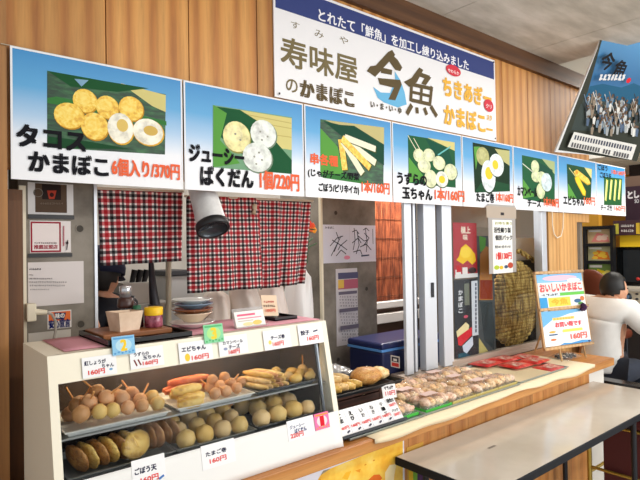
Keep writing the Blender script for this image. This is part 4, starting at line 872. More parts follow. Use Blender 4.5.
for blk, yy in enumerate((296, 313, 330)):
    L += [('r', 338.5, yy-4, 357, yy-2.6, (110, 104, 120))]
    for row in range(4): L += scrib(339, yy+3.0*row+1.5, 357, yy+3.0*row, 7, (90, 88, 100) if row % 2 else (130, 124, 136), row+blk)
s.draw(L, 'date_print')
# ------------------------------------------------------------------ people
def skin(nodes, edges, sub=2):
    names = list(nodes); me = bpy.data.meshes.new('sk'); me.from_pydata([nodes[n][0] for n in names], [(names.index(a), names.index(b)) for a, b in edges], [])
    ob = bpy.data.objects.new('sk', me); C.objects.link(ob); ob.modifiers.new('k', 'SKIN')
    for i, n in enumerate(names):
        r = nodes[n][1]; sv = me.skin_vertices[0].data[i]; sv.radius = r if isinstance(r, tuple) else (r, r); sv.use_root = (i == 0)
    m = ob.modifiers.new('s', 'SUBSURF'); m.levels = sub; m.render_levels = sub
    out = bpy.data.meshes.new_from_object(ob.evaluated_get(bpy.context.evaluated_depsgraph_get()))
    vs = [v.co.copy() for v in out.vertices]; fs = [tuple(p.vertices) for p in out.polygons]
    bpy.data.objects.remove(ob); return vs, fs
def hand(mb, w, d, side, r=.0085):
    """palm and five fingers from the wrist w along d; side points to the thumb"""
    w = Vector(w); d = Vector(d).normalized(); s = (Vector(side)-d*Vector(side).dot(d)).normalized(); n = d.cross(s)
    T = Matrix.Identity(4)
    for i in range(3): T[i][0] = d[i]; T[i][1] = s[i]; T[i][2] = n[i]; T[i][3] = w[i]
    mb.ell((.045, 0, 0), (.052, .040, .016), 0, 14, 10, 0, 1, T)
    for k, (o, L) in enumerate(((.029, .068), (.010, .078), (-.009, .072), (-.027, .056))):
        mb.tube([(.07, o, 0), (.09+L*.35, o*1.1, -.006), (.09+L*.7, o*1.1, -.022), (.085+L*.85, o*1.1, -.04)], [r*1.1, r, r*.9, r*.6], 8, 0, T)
    mb.tube([(.015, .028, 0), (.045, .052, -.006), (.075, .058, -.016)], [r*1.3, r*1.15, r*.7], 8, 0, T)
skin_m = mottled('skin', (196, 142, 112), (214, 162, 130), 20, .55)
def person(name, label, J, facing, shirt, trousers, hairm, sleeve, headr=.098, cap=None, strap=None):
    """J: joints of the body in world space"""
    root = thing(name, label, 'person', Vector((J['pelvis'].x, J['pelvis'].y, 0)))
    f = Vector(facing).normalized(); hd = J['head']; rt = f.cross(Z3).normalized()
    N = {'pelvis': (J['pelvis'], (.15, .12)), 'waist': (J['waist'], (.14, .11)), 'chest': (J['chest'], (.165, .12)), 'collar': (J['chest'].lerp(J['neck'], .62), (.10, .08)), 'neck': (J['neck'], .053), 'skull': (J['neck'].lerp(hd, .45), .055)}
    E_ = [('pelvis', 'waist'), ('waist', 'chest'), ('chest', 'collar'), ('collar', 'neck'), ('neck', 'skull')]
    for s in 'LR':
        N['sh'+s] = (J['sh'+s], .062); N['el'+s] = (J['el'+s], .042); N['wr'+s] = (J['wr'+s], .029)
        N['hip'+s] = (J['hip'+s], .085); N['kn'+s] = (J['kn'+s], .056); N['an'+s] = (J['an'+s], .038)
        E_ += [('collar', 'sh'+s), ('sh'+s, 'el'+s), ('el'+s, 'wr'+s), ('pelvis', 'hip'+s), ('hip'+s, 'kn'+s), ('kn'+s, 'an'+s)]
    mb = MB(); vs, fs = skin(N, E_); mb.add(vs, fs, 0, True)
    T = Matrix.Identity(4)
    for i in range(3): T[i][0] = f[i]*.82; T[i][1] = rt[i]*.84; T[i][2] = Z3[i]*.86; T[i][3] = hd[i]
    # head with nose, mouth, eyes and ears
    hv = []; base = MB(); base.ell((0, 0, 0), (.1, .078, .118), 0, 24, 18)
    for v in base.v:
        x, y, z = v
        if z < -.03: x = x*(1-.2*((-z-.03)/.09)); y = y*(1-.35*((-z-.03)/.09)); x += .012
        hv.append((x, y, z))
    mb.add(hv, base.f, 0, True, T)
    mb.ell((.102, 0, -.022), (.018, .013, .024), 0, 10, 8, T=T); mb.ell((.088, 0, -.066), (.012, .024, .007), 0, 10, 6, T=T); mb.ell((.088, 0, -.075), (.012, .021, .006), 0, 10, 6, T=T)
    for s in (-1, 1): mb.ell((-.005, .08*s, -.015), (.018, .009, .031), 0, 10, 8, T=T)
    for s in 'LR':
        d = J['wr'+s]-J['el'+s]; hand(mb, J['wr'+s]-d.normalized()*.01, d, Z3*.6+f*.3)
    body = mb.build('body', skin_m, root)
    em = MB()
    for s in (-1, 1): em.ell((.088, .031*s, .006), (.010, .015, .008), 0, 10, 8, T=T)
    em.build('eyes', flat((36, 30, 28), .2), root)
    # clothing
    def grow(keys, ed, g, sub=2, over={}):
        n = {}
        for k in keys:
            p, r = over.get(k, N[k]); r = r if isinstance(r, tuple) else (r, r); n[k] = (p, (r[0]+g, r[1]+g))
        return skin(n, ed, sub)
    sl = {}
    for s in 'LR':
        N['sl'+s] = (J['el'+s].lerp(J['wr'+s], sleeve-1) if sleeve > 1 else J['sh'+s].lerp(J['el'+s], sleeve), (.046, .046))
    ks = ['waist', 'pelvis', 'chest', 'collar', 'neckb', 'shL', 'shR'] + (['elL', 'elR'] if sleeve > 1 else []) + ['slL', 'slR']
    N['neckb'] = (J['chest'].lerp(J['neck'], .93), (.056, .052))
    N['pelvis'] = (J['pelvis'].lerp(J['waist'], .1), (.155, .125))
    ed = [('waist', 'pelvis'), ('waist', 'chest'), ('chest', 'collar'), ('collar', 'neckb')]
    for s in 'LR': ed += [('collar', 'sh'+s)] + ([('sh'+s, 'el'+s), ('el'+s, 'sl'+s)] if sleeve > 1 else [('sh'+s, 'sl'+s)])
    vs, fs = grow(ks, ed, .024); m = MB(); m.add(vs, fs, 0, True)
    m.build('shirt', shirt, root)
    N['pelvis'] = (J['pelvis'], (.15, .12))
    ks = ['pelvis', 'hipL', 'hipR', 'knL', 'knR', 'anL', 'anR']; ed = [('pelvis', 'hipL'), ('pelvis', 'hipR'), ('hipL', 'knL'), ('hipR', 'knR'), ('knL', 'anL'), ('knR', 'anR')]
    vs, fs = grow(ks, ed, .02); m = MB(); m.add(vs, fs, 0, True); m.build('trousers', trousers, root)
    for s in 'LR':
        a = J['an'+s]; MB().ell((a.x+f.x*.07, a.y+f.y*.07, .042), (.04+.09*abs(f.x), .04+.09*abs(f.y), .042), 0, 14, 8).build('shoe', flat((30, 30, 34), .5), root)
    # hair: a cap of hair over the skull, open at the face
    hm = MB(); h2 = MB(); h2.ell((-.010, 0, .012), (.106, .089, .119), 0, 28, 20, .05, 60)
    keep = [i for i, v in enumerate(h2.v) if not (v[0] > .045 and v[2] < .06) and not (v[2] < (-.055 if v[0] > -.03 else -.09)) and not (v[0] > .0 and v[2] < -.012)]
    ks_ = set(keep); fs = [q for q in h2.f if all(i in ks_ for i in q)]
    hm.add(h2.v, fs, 0, True, T)
    h = hm.build('hair', hairm, root); h.modifiers.new('s', 'SOLIDIFY').thickness = .006
    if cap:
        cm = MB(); prof = [(.112, -.005), (.116, .03), (.108, .075), (.078, .115), (.04, .132), (.0001, .137)]
        cm.lathe(prof, (0, 0, .01), 28, 0, T)
        cm.add([(.08+.085*math.cos(a)*q if q else .09*math.cos(a), (.085 if q else .095)*math.sin(a), .012-.02*q) for q in (0, 1) for a in [-1.3+k*.26 for k in range(11)]], [(k, k+1, k+12, k+11) for k in range(10)], 0, True, T)
        co_ = cm.build('cap', cap, root); co_.modifiers.new('s', 'SOLIDIFY').thickness = .004
    if strap:
        for pts in strap: MB().tube(pts, .009, 8).build('apron_strap', flat((206, 150, 160), .8), root)
    return root
V3 = lambda *a: Vector(a)
J = dict(pelvis=V3(4.02, 1.71, .585), waist=V3(4.00, 1.70, .75), chest=V3(4.00, 1.665, .96), neck=V3(4.03, 1.645, 1.11), head=V3(4.065, 1.622, 1.175),
         shL=V3(4.01, 1.81, 1.06), shR=V3(3.99, 1.50, 1.035), elL=V3(4.16, 1.88, .82), elR=V3(4.06, 1.33, .83), wrL=V3(4.36, 1.78, .73), wrR=V3(4.30, 1.38, .76),
         hipL=V3(4.06, 1.80, .575), hipR=V3(4.06, 1.62, .575), knL=V3(4.47, 1.84, .56), knR=V3(4.47, 1.62, .56), anL=V3(4.46, 1.84, .10), anR=V3(4.46, 1.62, .10))
person('person', 'seated person in a white shirt and dark trousers, back turned, beyond the counter end', J, (.80, -.60, -.05), mottled('white_shirt', (236, 234, 230), (246, 244, 240), 8, .8), flat((34, 42, 58), .8), flat((18, 16, 16), .5), .75)
J = dict(pelvis=V3(.74, 2.62, .86), waist=V3(.75, 2.59, 1.0), chest=V3(.775, 2.53, 1.16), neck=V3(.775, 2.48, 1.31), head=V3(.785, 2.46, 1.395),
         shL=V3(.68, 2.60, 1.25), shR=V3(.855, 2.42, 1.235), elL=V3(.64, 2.50, 1.04), elR=V3(.86, 2.33, 1.06), wrL=V3(.68, 2.33, 1.08), wrR=V3(.70, 2.27, 1.165),
         hipL=V3(.68, 2.68, .83), hipR=V3(.80, 2.58, .83), knL=V3(.68, 2.66, .46), knR=V3(.80, 2.56, .46), anL=V3(.66, 2.70, .10), anR=V3(.80, 2.62, .10))
person('person', 'staff person in dark navy cap and dark clothes bending behind the left hatch', J, (.72, .69, -.2), flat((22, 24, 34), .8), flat((26, 26, 32), .8), flat((20, 18, 18), .6), 1.6, cap=flat((26, 34, 66), .75),
       strap=[[(.715, 2.445, 1.15), (.735, 2.415, 1.21), (.775, 2.42, 1.265), (.82, 2.44, 1.285)]])
# ------------------------------------------------------------------ blind, rails, cooler
t = thing('bamboo_blind', 'reddish brown bamboo blind hanging in the gap right of the middle pillar', 'blind', (2.9, 2.7, 1.1))
mb = MB(); rr = random.Random(2)
zt = onY(390, 200, 2.7).z+.15; zb_ = onY(390, 300, 2.7).z
x = 2.55
while x < 3.2: mb.tube([(x, 2.7+rr.uniform(-.003, .003), zb_), (x+rr.uniform(-.003, .003), 2.7, zt)], .0062, 6); x += .0125
mb.build('reeds', mottled('reed', (98, 46, 28), (146, 76, 46), 9, .6, 5, (190, 108, 68), 0, (6, 6, .7)), t)
mb = MB()
for k in range(7): z = zb_+.03+k*(zt-zb_-.05)/6; mb.box(2.545, 3.205, 2.692, 2.694, z, z+.003)
mb.build('binding_thread', flat((84, 50, 30), .8), t)
t = thing('ledge_rail', 'white double ledge rail under the bamboo blind', 'rail', (2.9, 2.68, .95))
for (ya, yb) in ((301, 307.5), (312.5, 322)):
    za = onY(390, ya, 2.64).z; zb2 = onY(390, yb, 2.64).z; MB().box(2.42, 3.2, 2.62, 2.66, zb2, za, b=.004).build('rail', flat((236, 234, 232), .4), t)
MB().box(2.42, 3.2, 2.67, 2.70, 0, zb_-.004).build('ledge_panel', flat((86, 62, 50), .8), t)
t = thing('cooler_box', 'navy blue cooler box with a lighter blue lid seam behind the hatch opening', 'cooler', (2.3, 2.07, .62))
MB().box(2.062, 2.56, 1.985, 2.245, .621, .945, b=.015).build('cooler_body', flat((12, 24, 74), .45), t)
MB().box(2.055, 2.57, 1.980, 2.252, .953, .990, b=.012).build('lid', flat((14, 28, 84), .4), t); MB().box(2.056, 2.565, 1.982, 2.25, .942, .956, b=.002).build('lid_seam', flat((82, 140, 208), .4), t)
MB().box(2.050, 2.0622, 2.06, 2.17, .78, .80, b=.003).build('handle', flat((16, 30, 80), .4), t)
cs = Sheet('cooler_sticker', '', '', onX(391, 366.5, 2.0605), -Y3, Z3, None, (0, 0, 1)); cs.root = None
M_ = cs.M; w = (onX(400, 367, 2.0605)-cs.P).dot(cs.U); h = (onX(391, 355, 2.0605)-cs.P).z
st = MB()
def loc(u, v, n): return M_ @ Vector((u, v, n))
def quad(mb, u0, v0, u1, v1, n, mi): mb.add([loc(u0, v0, n), loc(u1, v0, n), loc(u1, v1, n), loc(u0, v1, n)], [(0, 1, 2, 3)], mi)
quad(st, 0, 0, w, h, .001, 0); quad(st, w*.1, h*.08, w*.9, h*.4, .0014, 1); quad(st, w*.1, h*.48, w*.9, h*.9, .0014, 2); quad(st, w*.3, h*.55, w*.7, h*.75, .0018, 0)
st.build('sticker', [flat((238, 234, 230)), flat((212, 60, 50)), flat((60, 54, 70))], t)
# ------------------------------------------------------------------ behind and on the window glass
yb = 1.91
poster('red_poster', 'red poster with a golden dome shaped food behind the window glass', 'poster', 454, 222.5, 477.5, 277.5, yb, (176, 28, 40), 
   [('p', [(155, 300), (165, 255), (190, 235), (215, 255), (240, 290), (245, 325), (225, 345), (200, 322), (175, 342), (140, 320)], (246, 196, 40)), ('e', 190, 280, 28, 30, (252, 214, 70)), ('t', '極上', 165, 142, 178, 215, (240, 220, 200), .04), ('t', '味', 176, 184, 214, 200, (240, 220, 200), .04), ('r', 135, 372, 165, 400, (236, 230, 226)), ('r', 140, 350, 165, 384, (200, 40, 44)), ('r', 172, 360, 200, 402, (238, 226, 222)), ('e', 225, 375, 22, 16, (70, 50, 50)), ('r', 132, 398, 254, 410, (226, 222, 220))], crop=(430, 200, 5.333))
poster('black_poster', 'black poster of cream red and white fishcake blocks behind the lower window glass', 'poster', 455.5, 280, 478.5, 364, yb, (26, 26, 34),
   [('t', 'か', 152, 55, 80, 174, (226, 226, 230), .04), ('t', 'ま', 152, 88, 112, 174, (226, 226, 230), .04), ('t', 'ぼ', 152, 120, 146, 174, (226, 226, 230), .04), ('t', 'こ', 152, 156, 176, 174, (226, 226, 230), .04), ('r', 182, 20, 210, 132, (120, 124, 110)),
    ('p', [(140, 275), (190, 225), (208, 240), (206, 262), (145, 306)], (240, 222, 170)), ('p', [(146, 306), (206, 262), (222, 250), (226, 290), (165, 352), (150, 345)], (220, 50, 60)), ('p', [(172, 352), (226, 300), (230, 345), (195, 392), (178, 380)], (216, 222, 236)), ('p', [(150, 395), (185, 385), (220, 405), (200, 440), (150, 430)], (48, 96, 112)), ('e', 190, 195, 12, 8, (200, 90, 110))], crop=(430, 280, 5.333))
poster('text_strip', 'narrow white strip of vertical writing right of the black poster', 'strip', 472.5, 281, 478.5, 336, yb-.004, (214, 218, 226), [('r', 475, 283+4.2*k, 476.6, 286+4.2*k, (90, 94, 110)) for k in range(12)])
poster('fish_poster', 'tall dark poster with an orange brown strip, left of the woven bag', 'poster', 478.8, 236, 496, 356, yb+.012, (70, 78, 82),
   [('p', [(479, 236), (486, 238), (485, 250), (480, 252)], (96, 170, 70)), ('p', [(480, 254), (486, 246), (491, 249), (493, 300), (479.3, 300)], (190, 128, 68)), ('p', [(480, 280), (492.5, 280), (492.5, 299), (480, 299)], (150, 60, 36)), ('p', [(480, 302), (492, 302), (495, 330), (494, 350), (484, 340)], (58, 68, 72)), ('p', [(479, 338), (490, 354), (479, 356)], (206, 190, 120))])
poster('display_board', 'very dark backing board behind the woven straw bag in the window', 'board', 490, 262, 546, 352, 2.06, (30, 30, 28), None, .01, zb=.622)
poster('white_panel', 'white panel behind the window glass right of the hanging price notice', 'panel', 514, 238, 540, 275, 2.10, (226, 224, 214), None, .008, zb=.622)
poster('window_shade', 'grey brown rolled shade at the top behind the window glass', 'shade', 452, 200, 516, 227, 2.10, (132, 120, 104), None, .02)
# woven straw bag
yc = 1.97; cb = onY(515, 303, yc); tl = onY(497, 303, yc); hh_ = (onY(515, 262, yc).z-onY(515, 344, yc).z)/2; ww_ = abs(onY(538.5, 303, yc).x-onY(494.5, 303, yc).x)/2
straw = mottled('straw', (92, 68, 26), (158, 124, 58), 40, .85, 6, (208, 180, 104), .5, (1.3, 1, .3))
t = thing('woven_bag', 'oval woven straw bag with a twisted handle hanging behind the window glass', 'bag', cb)
mb = MB(); nr = 26
for k in range(nr):
    v = -1+2*(k+.5)/nr; ry = math.sqrt(max(.02, 1-v*v)); wv = ww_*ry*(1+.12*(-v if v < 0 else -.25*v)); pts = []
    for j in range(25):
        a_ = 2*math.pi*j/24; pts.append((cb.x+math.cos(a_)*wv+.02*v, yc+math.sin(a_)*.05*ry+.003*math.sin(j*3+k), cb.z+v*hh_+.006*math.sin(a_*2+k)))
    mb.tube(pts, hh_/nr*1.35, 6, caps=False)
mb.build('woven_body', straw, t)
pts = []
for q in [(533, 290), (541, 272), (536, 262), (527, 256), (519, 251), (514, 253), (511, 264)]: pts.append(onY(q[0], q[1], yc-.01))
fine = []
for i_ in range(len(pts)-1):
    for s_ in range(6): fine.append(pts[i_].lerp(pts[i_+1], s_/6))
fine.append(pts[-1]); mb = MB()
for ph in (0, math.pi): mb.tube([p + Vector((math.cos(k*.9+ph)*.009, math.sin(k*.9+ph)*.009, math.cos(k*.9+ph)*.009)) for k, p in enumerate(fine)], .0095, 8)
mb.build('handle', straw, t)
# price notice hanging in front of the glass
s = Sheet('price_notice', 'clear grey folder with a white pack price notice hanging from the banners', 'notice', onY(489.5, 274, 1.83), X3, Z3, None, (430, 200, 5.333)).make()
w = onY(516.5, 274, 1.83).x-s.P.x; h = onY(489.5, 204, 1.83).z-s.P.z
s.board(w, h, flat((172, 168, 166), .3), .003, 'folder')
s.draw([('r', 300, 30, 460, 100, (186, 172, 158)), ('r', 332, 105, 442, 386, (244, 244, 240)), ('r', 376, 66, 395, 82, (60, 56, 60))], 'paper')
s.draw([('t', 'お持ち帰り', 346, 115, 131, 436, (150, 150, 60), .03), ('t', '活性練り製', 340, 146, 174, 430, INK, .045), ('t', '個別パック', 348, 188, 214, 438, INK, .045), ('t', '詰め合わせ', 346, 242, 258, 430, (60, 60, 66), .03), ('t', '1個130円', 352, 280, 318, 434, (222, 60, 60), .05),
        ('e', 355, 360, 14, 12, (180, 200, 70)), ('e', 380, 360, 10, 10, (230, 190, 60)), ('e', 405, 356, 10, 9, (70, 90, 120)), ('e', 428, 348, 14, 16, (190, 80, 60))], 'lettering')
o = MB().tube([onY(552, 205, 1.845), onY(552.5, 225, 1.845), onY(554, 234, 1.845), onY(557, 238, 1.845), onY(561, 236, 1.845), onY(563, 228, 1.845), onY(563.5, 205, 1.845)], .004, 8).build('cord_loop', flat((236, 224, 204), .7), None, onY(557, 238, 1.845)); tag(o, 'white cord loop hanging on the pale wooden post right of the window', 'cord')
# ------------------------------------------------------------------ goods on the counter
ZC = .8035
gs = flat((150, 160, 158), .3, .6)
G2 = 'steel trays along the counter'
tray('steel tray under the slanted price board, nearest the showcase', 1.315, 1.735, 1.432, 1.86-.03, ZC, .012, gs, .006, 'tray', G2)
tray('steel tray carrying the clear packs of fried pieces', 1.745, 2.47, 1.435, 1.83, ZC, .012, gs, .006, 'tray', G2)
tray('steel tray lined with cream paper between the packs and the red packets', 2.48, 2.98, 1.445, 1.83, ZC, .012, gs, .006, 'tray', G2)
o = MB().box(1.755, 2.46, 1.445, 1.82, ZC+.002, ZC+.0032).build('tray_liner', flat((216, 206, 150), .7), None, (2.1, 1.63, ZC)); tag(o, 'pale yellow paper liner under the clear packs', 'paper')
o = MB().box(2.49, 2.97, 1.455, 1.82, ZC+.002, ZC+.0032).build('tray_liner', flat((226, 206, 166), .7), None, (2.7, 1.63, ZC)); tag(o, 'cream paper liner in the half empty tray left of the red packets', 'paper')
pack_m = food('pack_fried', (240, 200, 150), (214, 150, 96), (250, 232, 200), 26, .4); pack_p = food('pack_pinkish', (242, 204, 176), (220, 156, 124), (250, 234, 216), 26, .4)
film = glass('pack_film', (252, 252, 252), .10, .12, .10)
PK = {}
def pack(x, y, rot, label, seed, green):
    T0 = Matrix.Translation((x, y, ZC+.0035)) @ Matrix.Rotation(rot, 4, 'Z')
    t = thing('food_pack', label, 'food pack', None, 'clear packs of fried fishcakes', T0)
    kk = seed % 4
    if kk not in PK:
        r = random.Random(50+kk); d = []
        hx, hy = .085, .058
        for j in range(2):
            for i in range(4):
                mb = MB(); mb.ell((-.058+.039*i+r.uniform(-.006, .006), -.026+.052*j+r.uniform(-.005, .005), .023+r.uniform(0, .008)), (.027+r.uniform(-.005, .004), .029+r.uniform(-.006, .004), .017+r.uniform(-.004, .004)), 0, 14, 10, .38, 34, None, i+j*5+kk); d.append(mb)
        PK[kk] = d
    c = (78, 196, 76) if green else (214, 196, 120)
    mb = MB(); hx, hy = .085, .058
    mb.box(-hx, hx, -hy, hy, 0, .002); mb.box(-hx-.002, hx+.002, -hy-.002, -hy, 0, .012).box(-hx-.002, hx+.002, hy, hy+.002, 0, .012).box(-hx-.002, -hx, -hy, hy, 0, .012).box(hx, hx+.002, -hy, hy, 0, .012)
    mb.build('pack_base', flat(c, .4), t, local=True)
    for q in PK[kk]: q.build('fishcake_piece', pack_m if (seed+R.randint(0, 2)) % 3 else pack_p, t, local=True)
    mb = MB(); mb.grid(lambda u, v: (-hx+2*hx*u, -hy+2*hy*v, .012+.040*(max(0, math.sin(math.pi*u))*max(0, math.sin(math.pi*v)))**.35+.002*math.sin(u*19+seed)*math.sin(v*13)), 14, 10)
    mb.build('film_lid', film, t, local=True)
    if seed % 2 == 0:
        mb = MB(); mb.add([(-.04, -.02, .0548), (.045, -.024, .0548), (.045, .022, .0548), (-.04, .022, .0548)], [(0, 1, 2, 3)]); mb.build('pack_label', flat((236, 206, 196), .6), t, local=True)
    return t
wh = ['front row', 'middle row', 'back row']; od = ['first', 'second', 'third', 'fourth']
sd = 0
for r_, (y, xs_) in enumerate(((1.512, (1.850, 2.03, 2.21, 2.385)), (1.635, (1.835, 2.015, 2.195, 2.375)), (1.757, (1.835, 2.015, 2.195, 2.37)))):
    for i, x in enumerate(xs_):
        pack(x, y, R.uniform(-.02, .02), '%s clear pack of fried fishcakes from the left in the %s of the tray' % (od[i], wh[r_]), sd, r_ == 0 and i in (0,)); sd += 1
t = pack(1.668, 1.55, math.pi/2, 'clear green based pack behind the price board, left of the packs tray', 3, True)
# red packets
def flatpack(x, y, rot, w, d, label, seed, z=ZC):
    T0 = Matrix.Translation((x, y, z)) @ Matrix.Rotation(rot, 4, 'Z')
    t = thing('red_packet', label, 'packet', None, 'red packets by the easel', T0)
    r = random.Random(seed); mb = MB()
    def f(u, v, s): 
        e = min(1, 8*min(u, 1-u, v, 1-v)); return (-w/2+w*u, -d/2+d*v, .001+s*e*(.0085+.002*math.sin(u*9+seed)*math.sin(v*7)))
    mb.grid(lambda u, v: f(u, v, 1), 12, 10); mb.grid(lambda u, v: f(u, 1-v, .05), 12, 10)
    mb.build('packet_body', mottled('packet_%d' % (seed % 3), (176, 24, 26), (214, 44, 38), 16, .3, 4, (228, 110, 90), 0), t, local=True)
    pm = MB(); pm.grid(lambda u, v: (lambda q: (q[0], q[1], q[2]+.0012))(f(.2+.5*u, .15+.6*v, 1)), 6, 6); pm.build('packet_print', mottled('print_%d' % (seed % 3), (232, 214, 196), (206, 60, 50), 30, .35, 3, (240, 206, 190), 0), t, local=True)
    return t
kd = 0
for (x, y, rot, lab) in ((2.72, 1.795, .06, 'red packet at the far left back of the packet group by the window'), (2.90, 1.79, -.05, 'red packet second along the back against the window sill'), (3.08, 1.77, .1, 'red packet third along the back against the window sill'),
                         (2.80, 1.655, -.12, 'red packet at the left front beside the cream lined tray'), (2.97, 1.64, .15, 'red packet in the middle of the front of the packet group'), (2.925, 1.522, -.1, 'red packet nearest the counter front edge by the easel')):
    flatpack(x, y, rot*.5, .178, .128, lab, kd, ZC+.0018+.0122*(kd in (0, 1, 3))+ (.0145 if kd in (4,) else 0)+(.0135 if kd == 5 else 0)*0); kd += 1
# black beans
t = thing('bean_bag', 'clear bag of black and white beans lying under the easel', 'bag', (3.27, 1.60, ZC))
rr = random.Random(9); cols = [(24, 22, 26), (30, 26, 30), (214, 204, 190)]
mbs = [MB(), MB(), MB()]
for k in range(110):
    a_ = rr.uniform(0, 6.28); q = math.sqrt(rr.random()); mbs[0 if k % 5 else 2].ell((3.27+.085*q*math.cos(a_), 1.60+.05*q*math.sin(a_), ZC+.009+.014*(1-q)*rr.random()), (.009, .007, .006), 0, 8, 6)
b_ = mbs[0].build('black_beans', flat(cols[0], .3), t); b_['kind'] = 'stuff'; b_ = mbs[2].build('white_beans', flat(cols[2], .4), t); b_['kind'] = 'stuff'
mb = MB(); mb.grid(lambda u, v: (3.27-.1+.2*u, 1.60-.062+.124*v, ZC+.003+.030*(math.sin(math.pi*u)*math.sin(math.pi*v))**.5), 12, 10); mb.build('bag_film', film, t)
# ------------------------------------------------------------------ easel
eu = Vector((.972, -.235, 0)).normalized(); eb = onY(544.5, 351, 1.60); eb.z = max(eb.z, .84)
eback = Vector((-eu.y, eu.x, 0)); 
def evec(th): return (Z3*math.cos(th)+eback*math.sin(th))
bestth = min([math.radians(q) for q in range(0, 30)], key=lambda th: abs(min((proj(eb+evec(th)*(h*.01)) for h in range(20, 90)), key=lambda p: abs(p[1]-273))[0]-534.5))
ev = evec(bestth)
Wd = .2
while proj(eb+eu*Wd)[0] < 592.5: Wd += .002
Hh = .3
while proj(eb+ev*Hh)[1] > 272: Hh += .004
s = Sheet('easel', 'small pale wooden easel holding two blue printed notices at the counter end', 'easel', eb, eu, ev, None, (0, 0, 1)).make()
wd = wood('easel_wood', (196, 142, 84), (224, 174, 114), (240, 200, 144), 'Z', 2, .5)
Hq = Hh
for u0, u1 in ((0, .016), (Wd-.016, Wd)): MB().box(u0, u1, 0, Hq, -.014, 0, b=.002).build('upright', wd, s.root, local=True)
for v0 in (0, Hq*.495, Hq-.016): MB().box(-.004, Wd+.004, v0, v0+.016, -.004, .010, b=.002).build('cross_rail', wd, s.root, local=True)
Ml = s.M.inverted()
for px_, py__ in ((562, 362), (586, 358)):
    ft = onZ(px_, py__, ZC); top = onP(px_-3, py__-13, s.P-s.N*.01, s.N)
    top = s.P + s.U*(top-s.P).dot(s.U) + s.V*.01 - s.N*.008
    MB().tube([Ml @ top, Ml @ (ft+Vector((0, 0, .0045)))], .006, 8).build('front_leg', wd, s.root, local=True)
bk = s.P+eu*(Wd/2)+eback*.26; bk.z = ZC+.006
MB().tube([Ml @ (s.P+eu*(Wd/2)+ev*(Hq*.8)-s.N*.02), Ml @ bk], .006, 8).build('rear_leg', wd, s.root, local=True)
sky = gradient('notice_sky', [(0, (230, 240, 248)), (.5, (150, 204, 238)), (1, (92, 172, 228))], Hq*.47)
def enotice(v0, v1, name, label, fn):
    q = Sheet('easel_notice', label, 'notice', s.P+s.V*v0+s.U*.012+s.N*.0015, eu, ev, 'notices on the easel', (0, 0, 1)).make(); w = Wd-.024; h = v1-v0
    q.board(w, h, sky if name == 'a' else flat((240, 244, 248), .5), .001, 'card'); q.crop = None; q.draw(fn(w, h), 'print'); return q
PK_ = (240, 120, 130)
enotice(Hq*.51, Hq-.02, 'a', 'upper easel notice with red lettering over a blue sky and green band', lambda w, h: [('e', w*.5, h*.88, w*.38, h*.08, (236, 196, 214)), ('e', w*.8, h*.80, w*.15, h*.06, (240, 236, 244)), ('r', 0, h*.46, w, h*.76, (248, 232, 226)), ('t', 'おいしいかまぼこ', w*.04, h*.73, h*.50, w*.96, (232, 90, 96), .05), ('r', w*.45, h*.36, w, h*.45, (112, 200, 90)), ('r', 0, h*.38, w*.45, h*.45, (230, 236, 240))] + scrib(w*.05, h*.385, w*.42, h*.435, 4, (60, 60, 70)) +
   [('r', 0, 0, w, h*.36, (236, 240, 236)), ('r', 0, 0, w*.16, h*.34, (70, 160, 220)), ('r', w*.18, h*.06, w*.66, h*.32, (246, 214, 90)), ('t', '今魚', w*.24, h*.28, h*.11, w*.60, (236, 180, 60), .05), ('e', w*.82, h*.18, w*.08, h*.06, (70, 110, 150)), ('e', w*.93, h*.24, w*.05, h*.07, (214, 130, 80)), ('e', w*.88, h*.10, w*.06, h*.04, (100, 160, 90))])
enotice(.02, Hq*.485, 'b', 'lower easel notice with small coloured lines on white and blue corners', lambda w, h: [('p', [(0, h), (0, h*.55), (w*.22, h*.75), (w*.6, h*.88), (w, h*.95), (w, h)], (120, 186, 230)), ('r', w*.22, h*.72, w*.7, h*.80, (244, 220, 130))] + scrib(w*.24, h*.73, w*.68, h*.79, 7, (230, 180, 90)) + [('t', 'お買い得です', w*.26, h*.66, h*.52, w*.84, (236, 90, 100), .05), ('r', w*.4, h*.36, w*.84, h*.44, (248, 236, 110)), ('t', '160円', w*.56, h*.30, h*.13, w*.92, (238, 120, 110), .05), ('e', w*.18, h*.40, w*.07, h*.03, (240, 180, 80)), ('r', w*.10, h*.30, w*.28, h*.34, (80, 110, 150)), ('e', w*.18, h*.18, w*.06, h*.03, (236, 130, 80)), ('p', [(w*.3, 0), (w*.4, h*.06), (w*.55, h*.03), (w*.8, h*.08), (w, h*.05), (w, 0)], (90, 160, 220)), ('e', w*.95, h*.03, w*.03, h*.02, (50, 70, 110))])
t = thing('ribbon_flower', 'dark purple ribbon flower on the right edge of the easel', 'ribbon flower', onP(582.5, 307, s.P+s.N*.02, s.N)); c = onP(582.5, 307, s.P+s.N*.02, s.N)
rr = random.Random(4); mb = MB()
for k in range(16):
    d = Vector((rr.uniform(-1, 1), rr.uniform(-1, .3), rr.uniform(-1, 1))).normalized(); mb.ell(c+d*.014, (.013, .013, .013), 0, 8, 6)
mb.build('petals', flat((62, 22, 70), .8), t); MB().ell(c+s.N*.028, (.007, .007, .007), 0, 8, 6).build('centre', flat((96, 50, 100), .7), t)
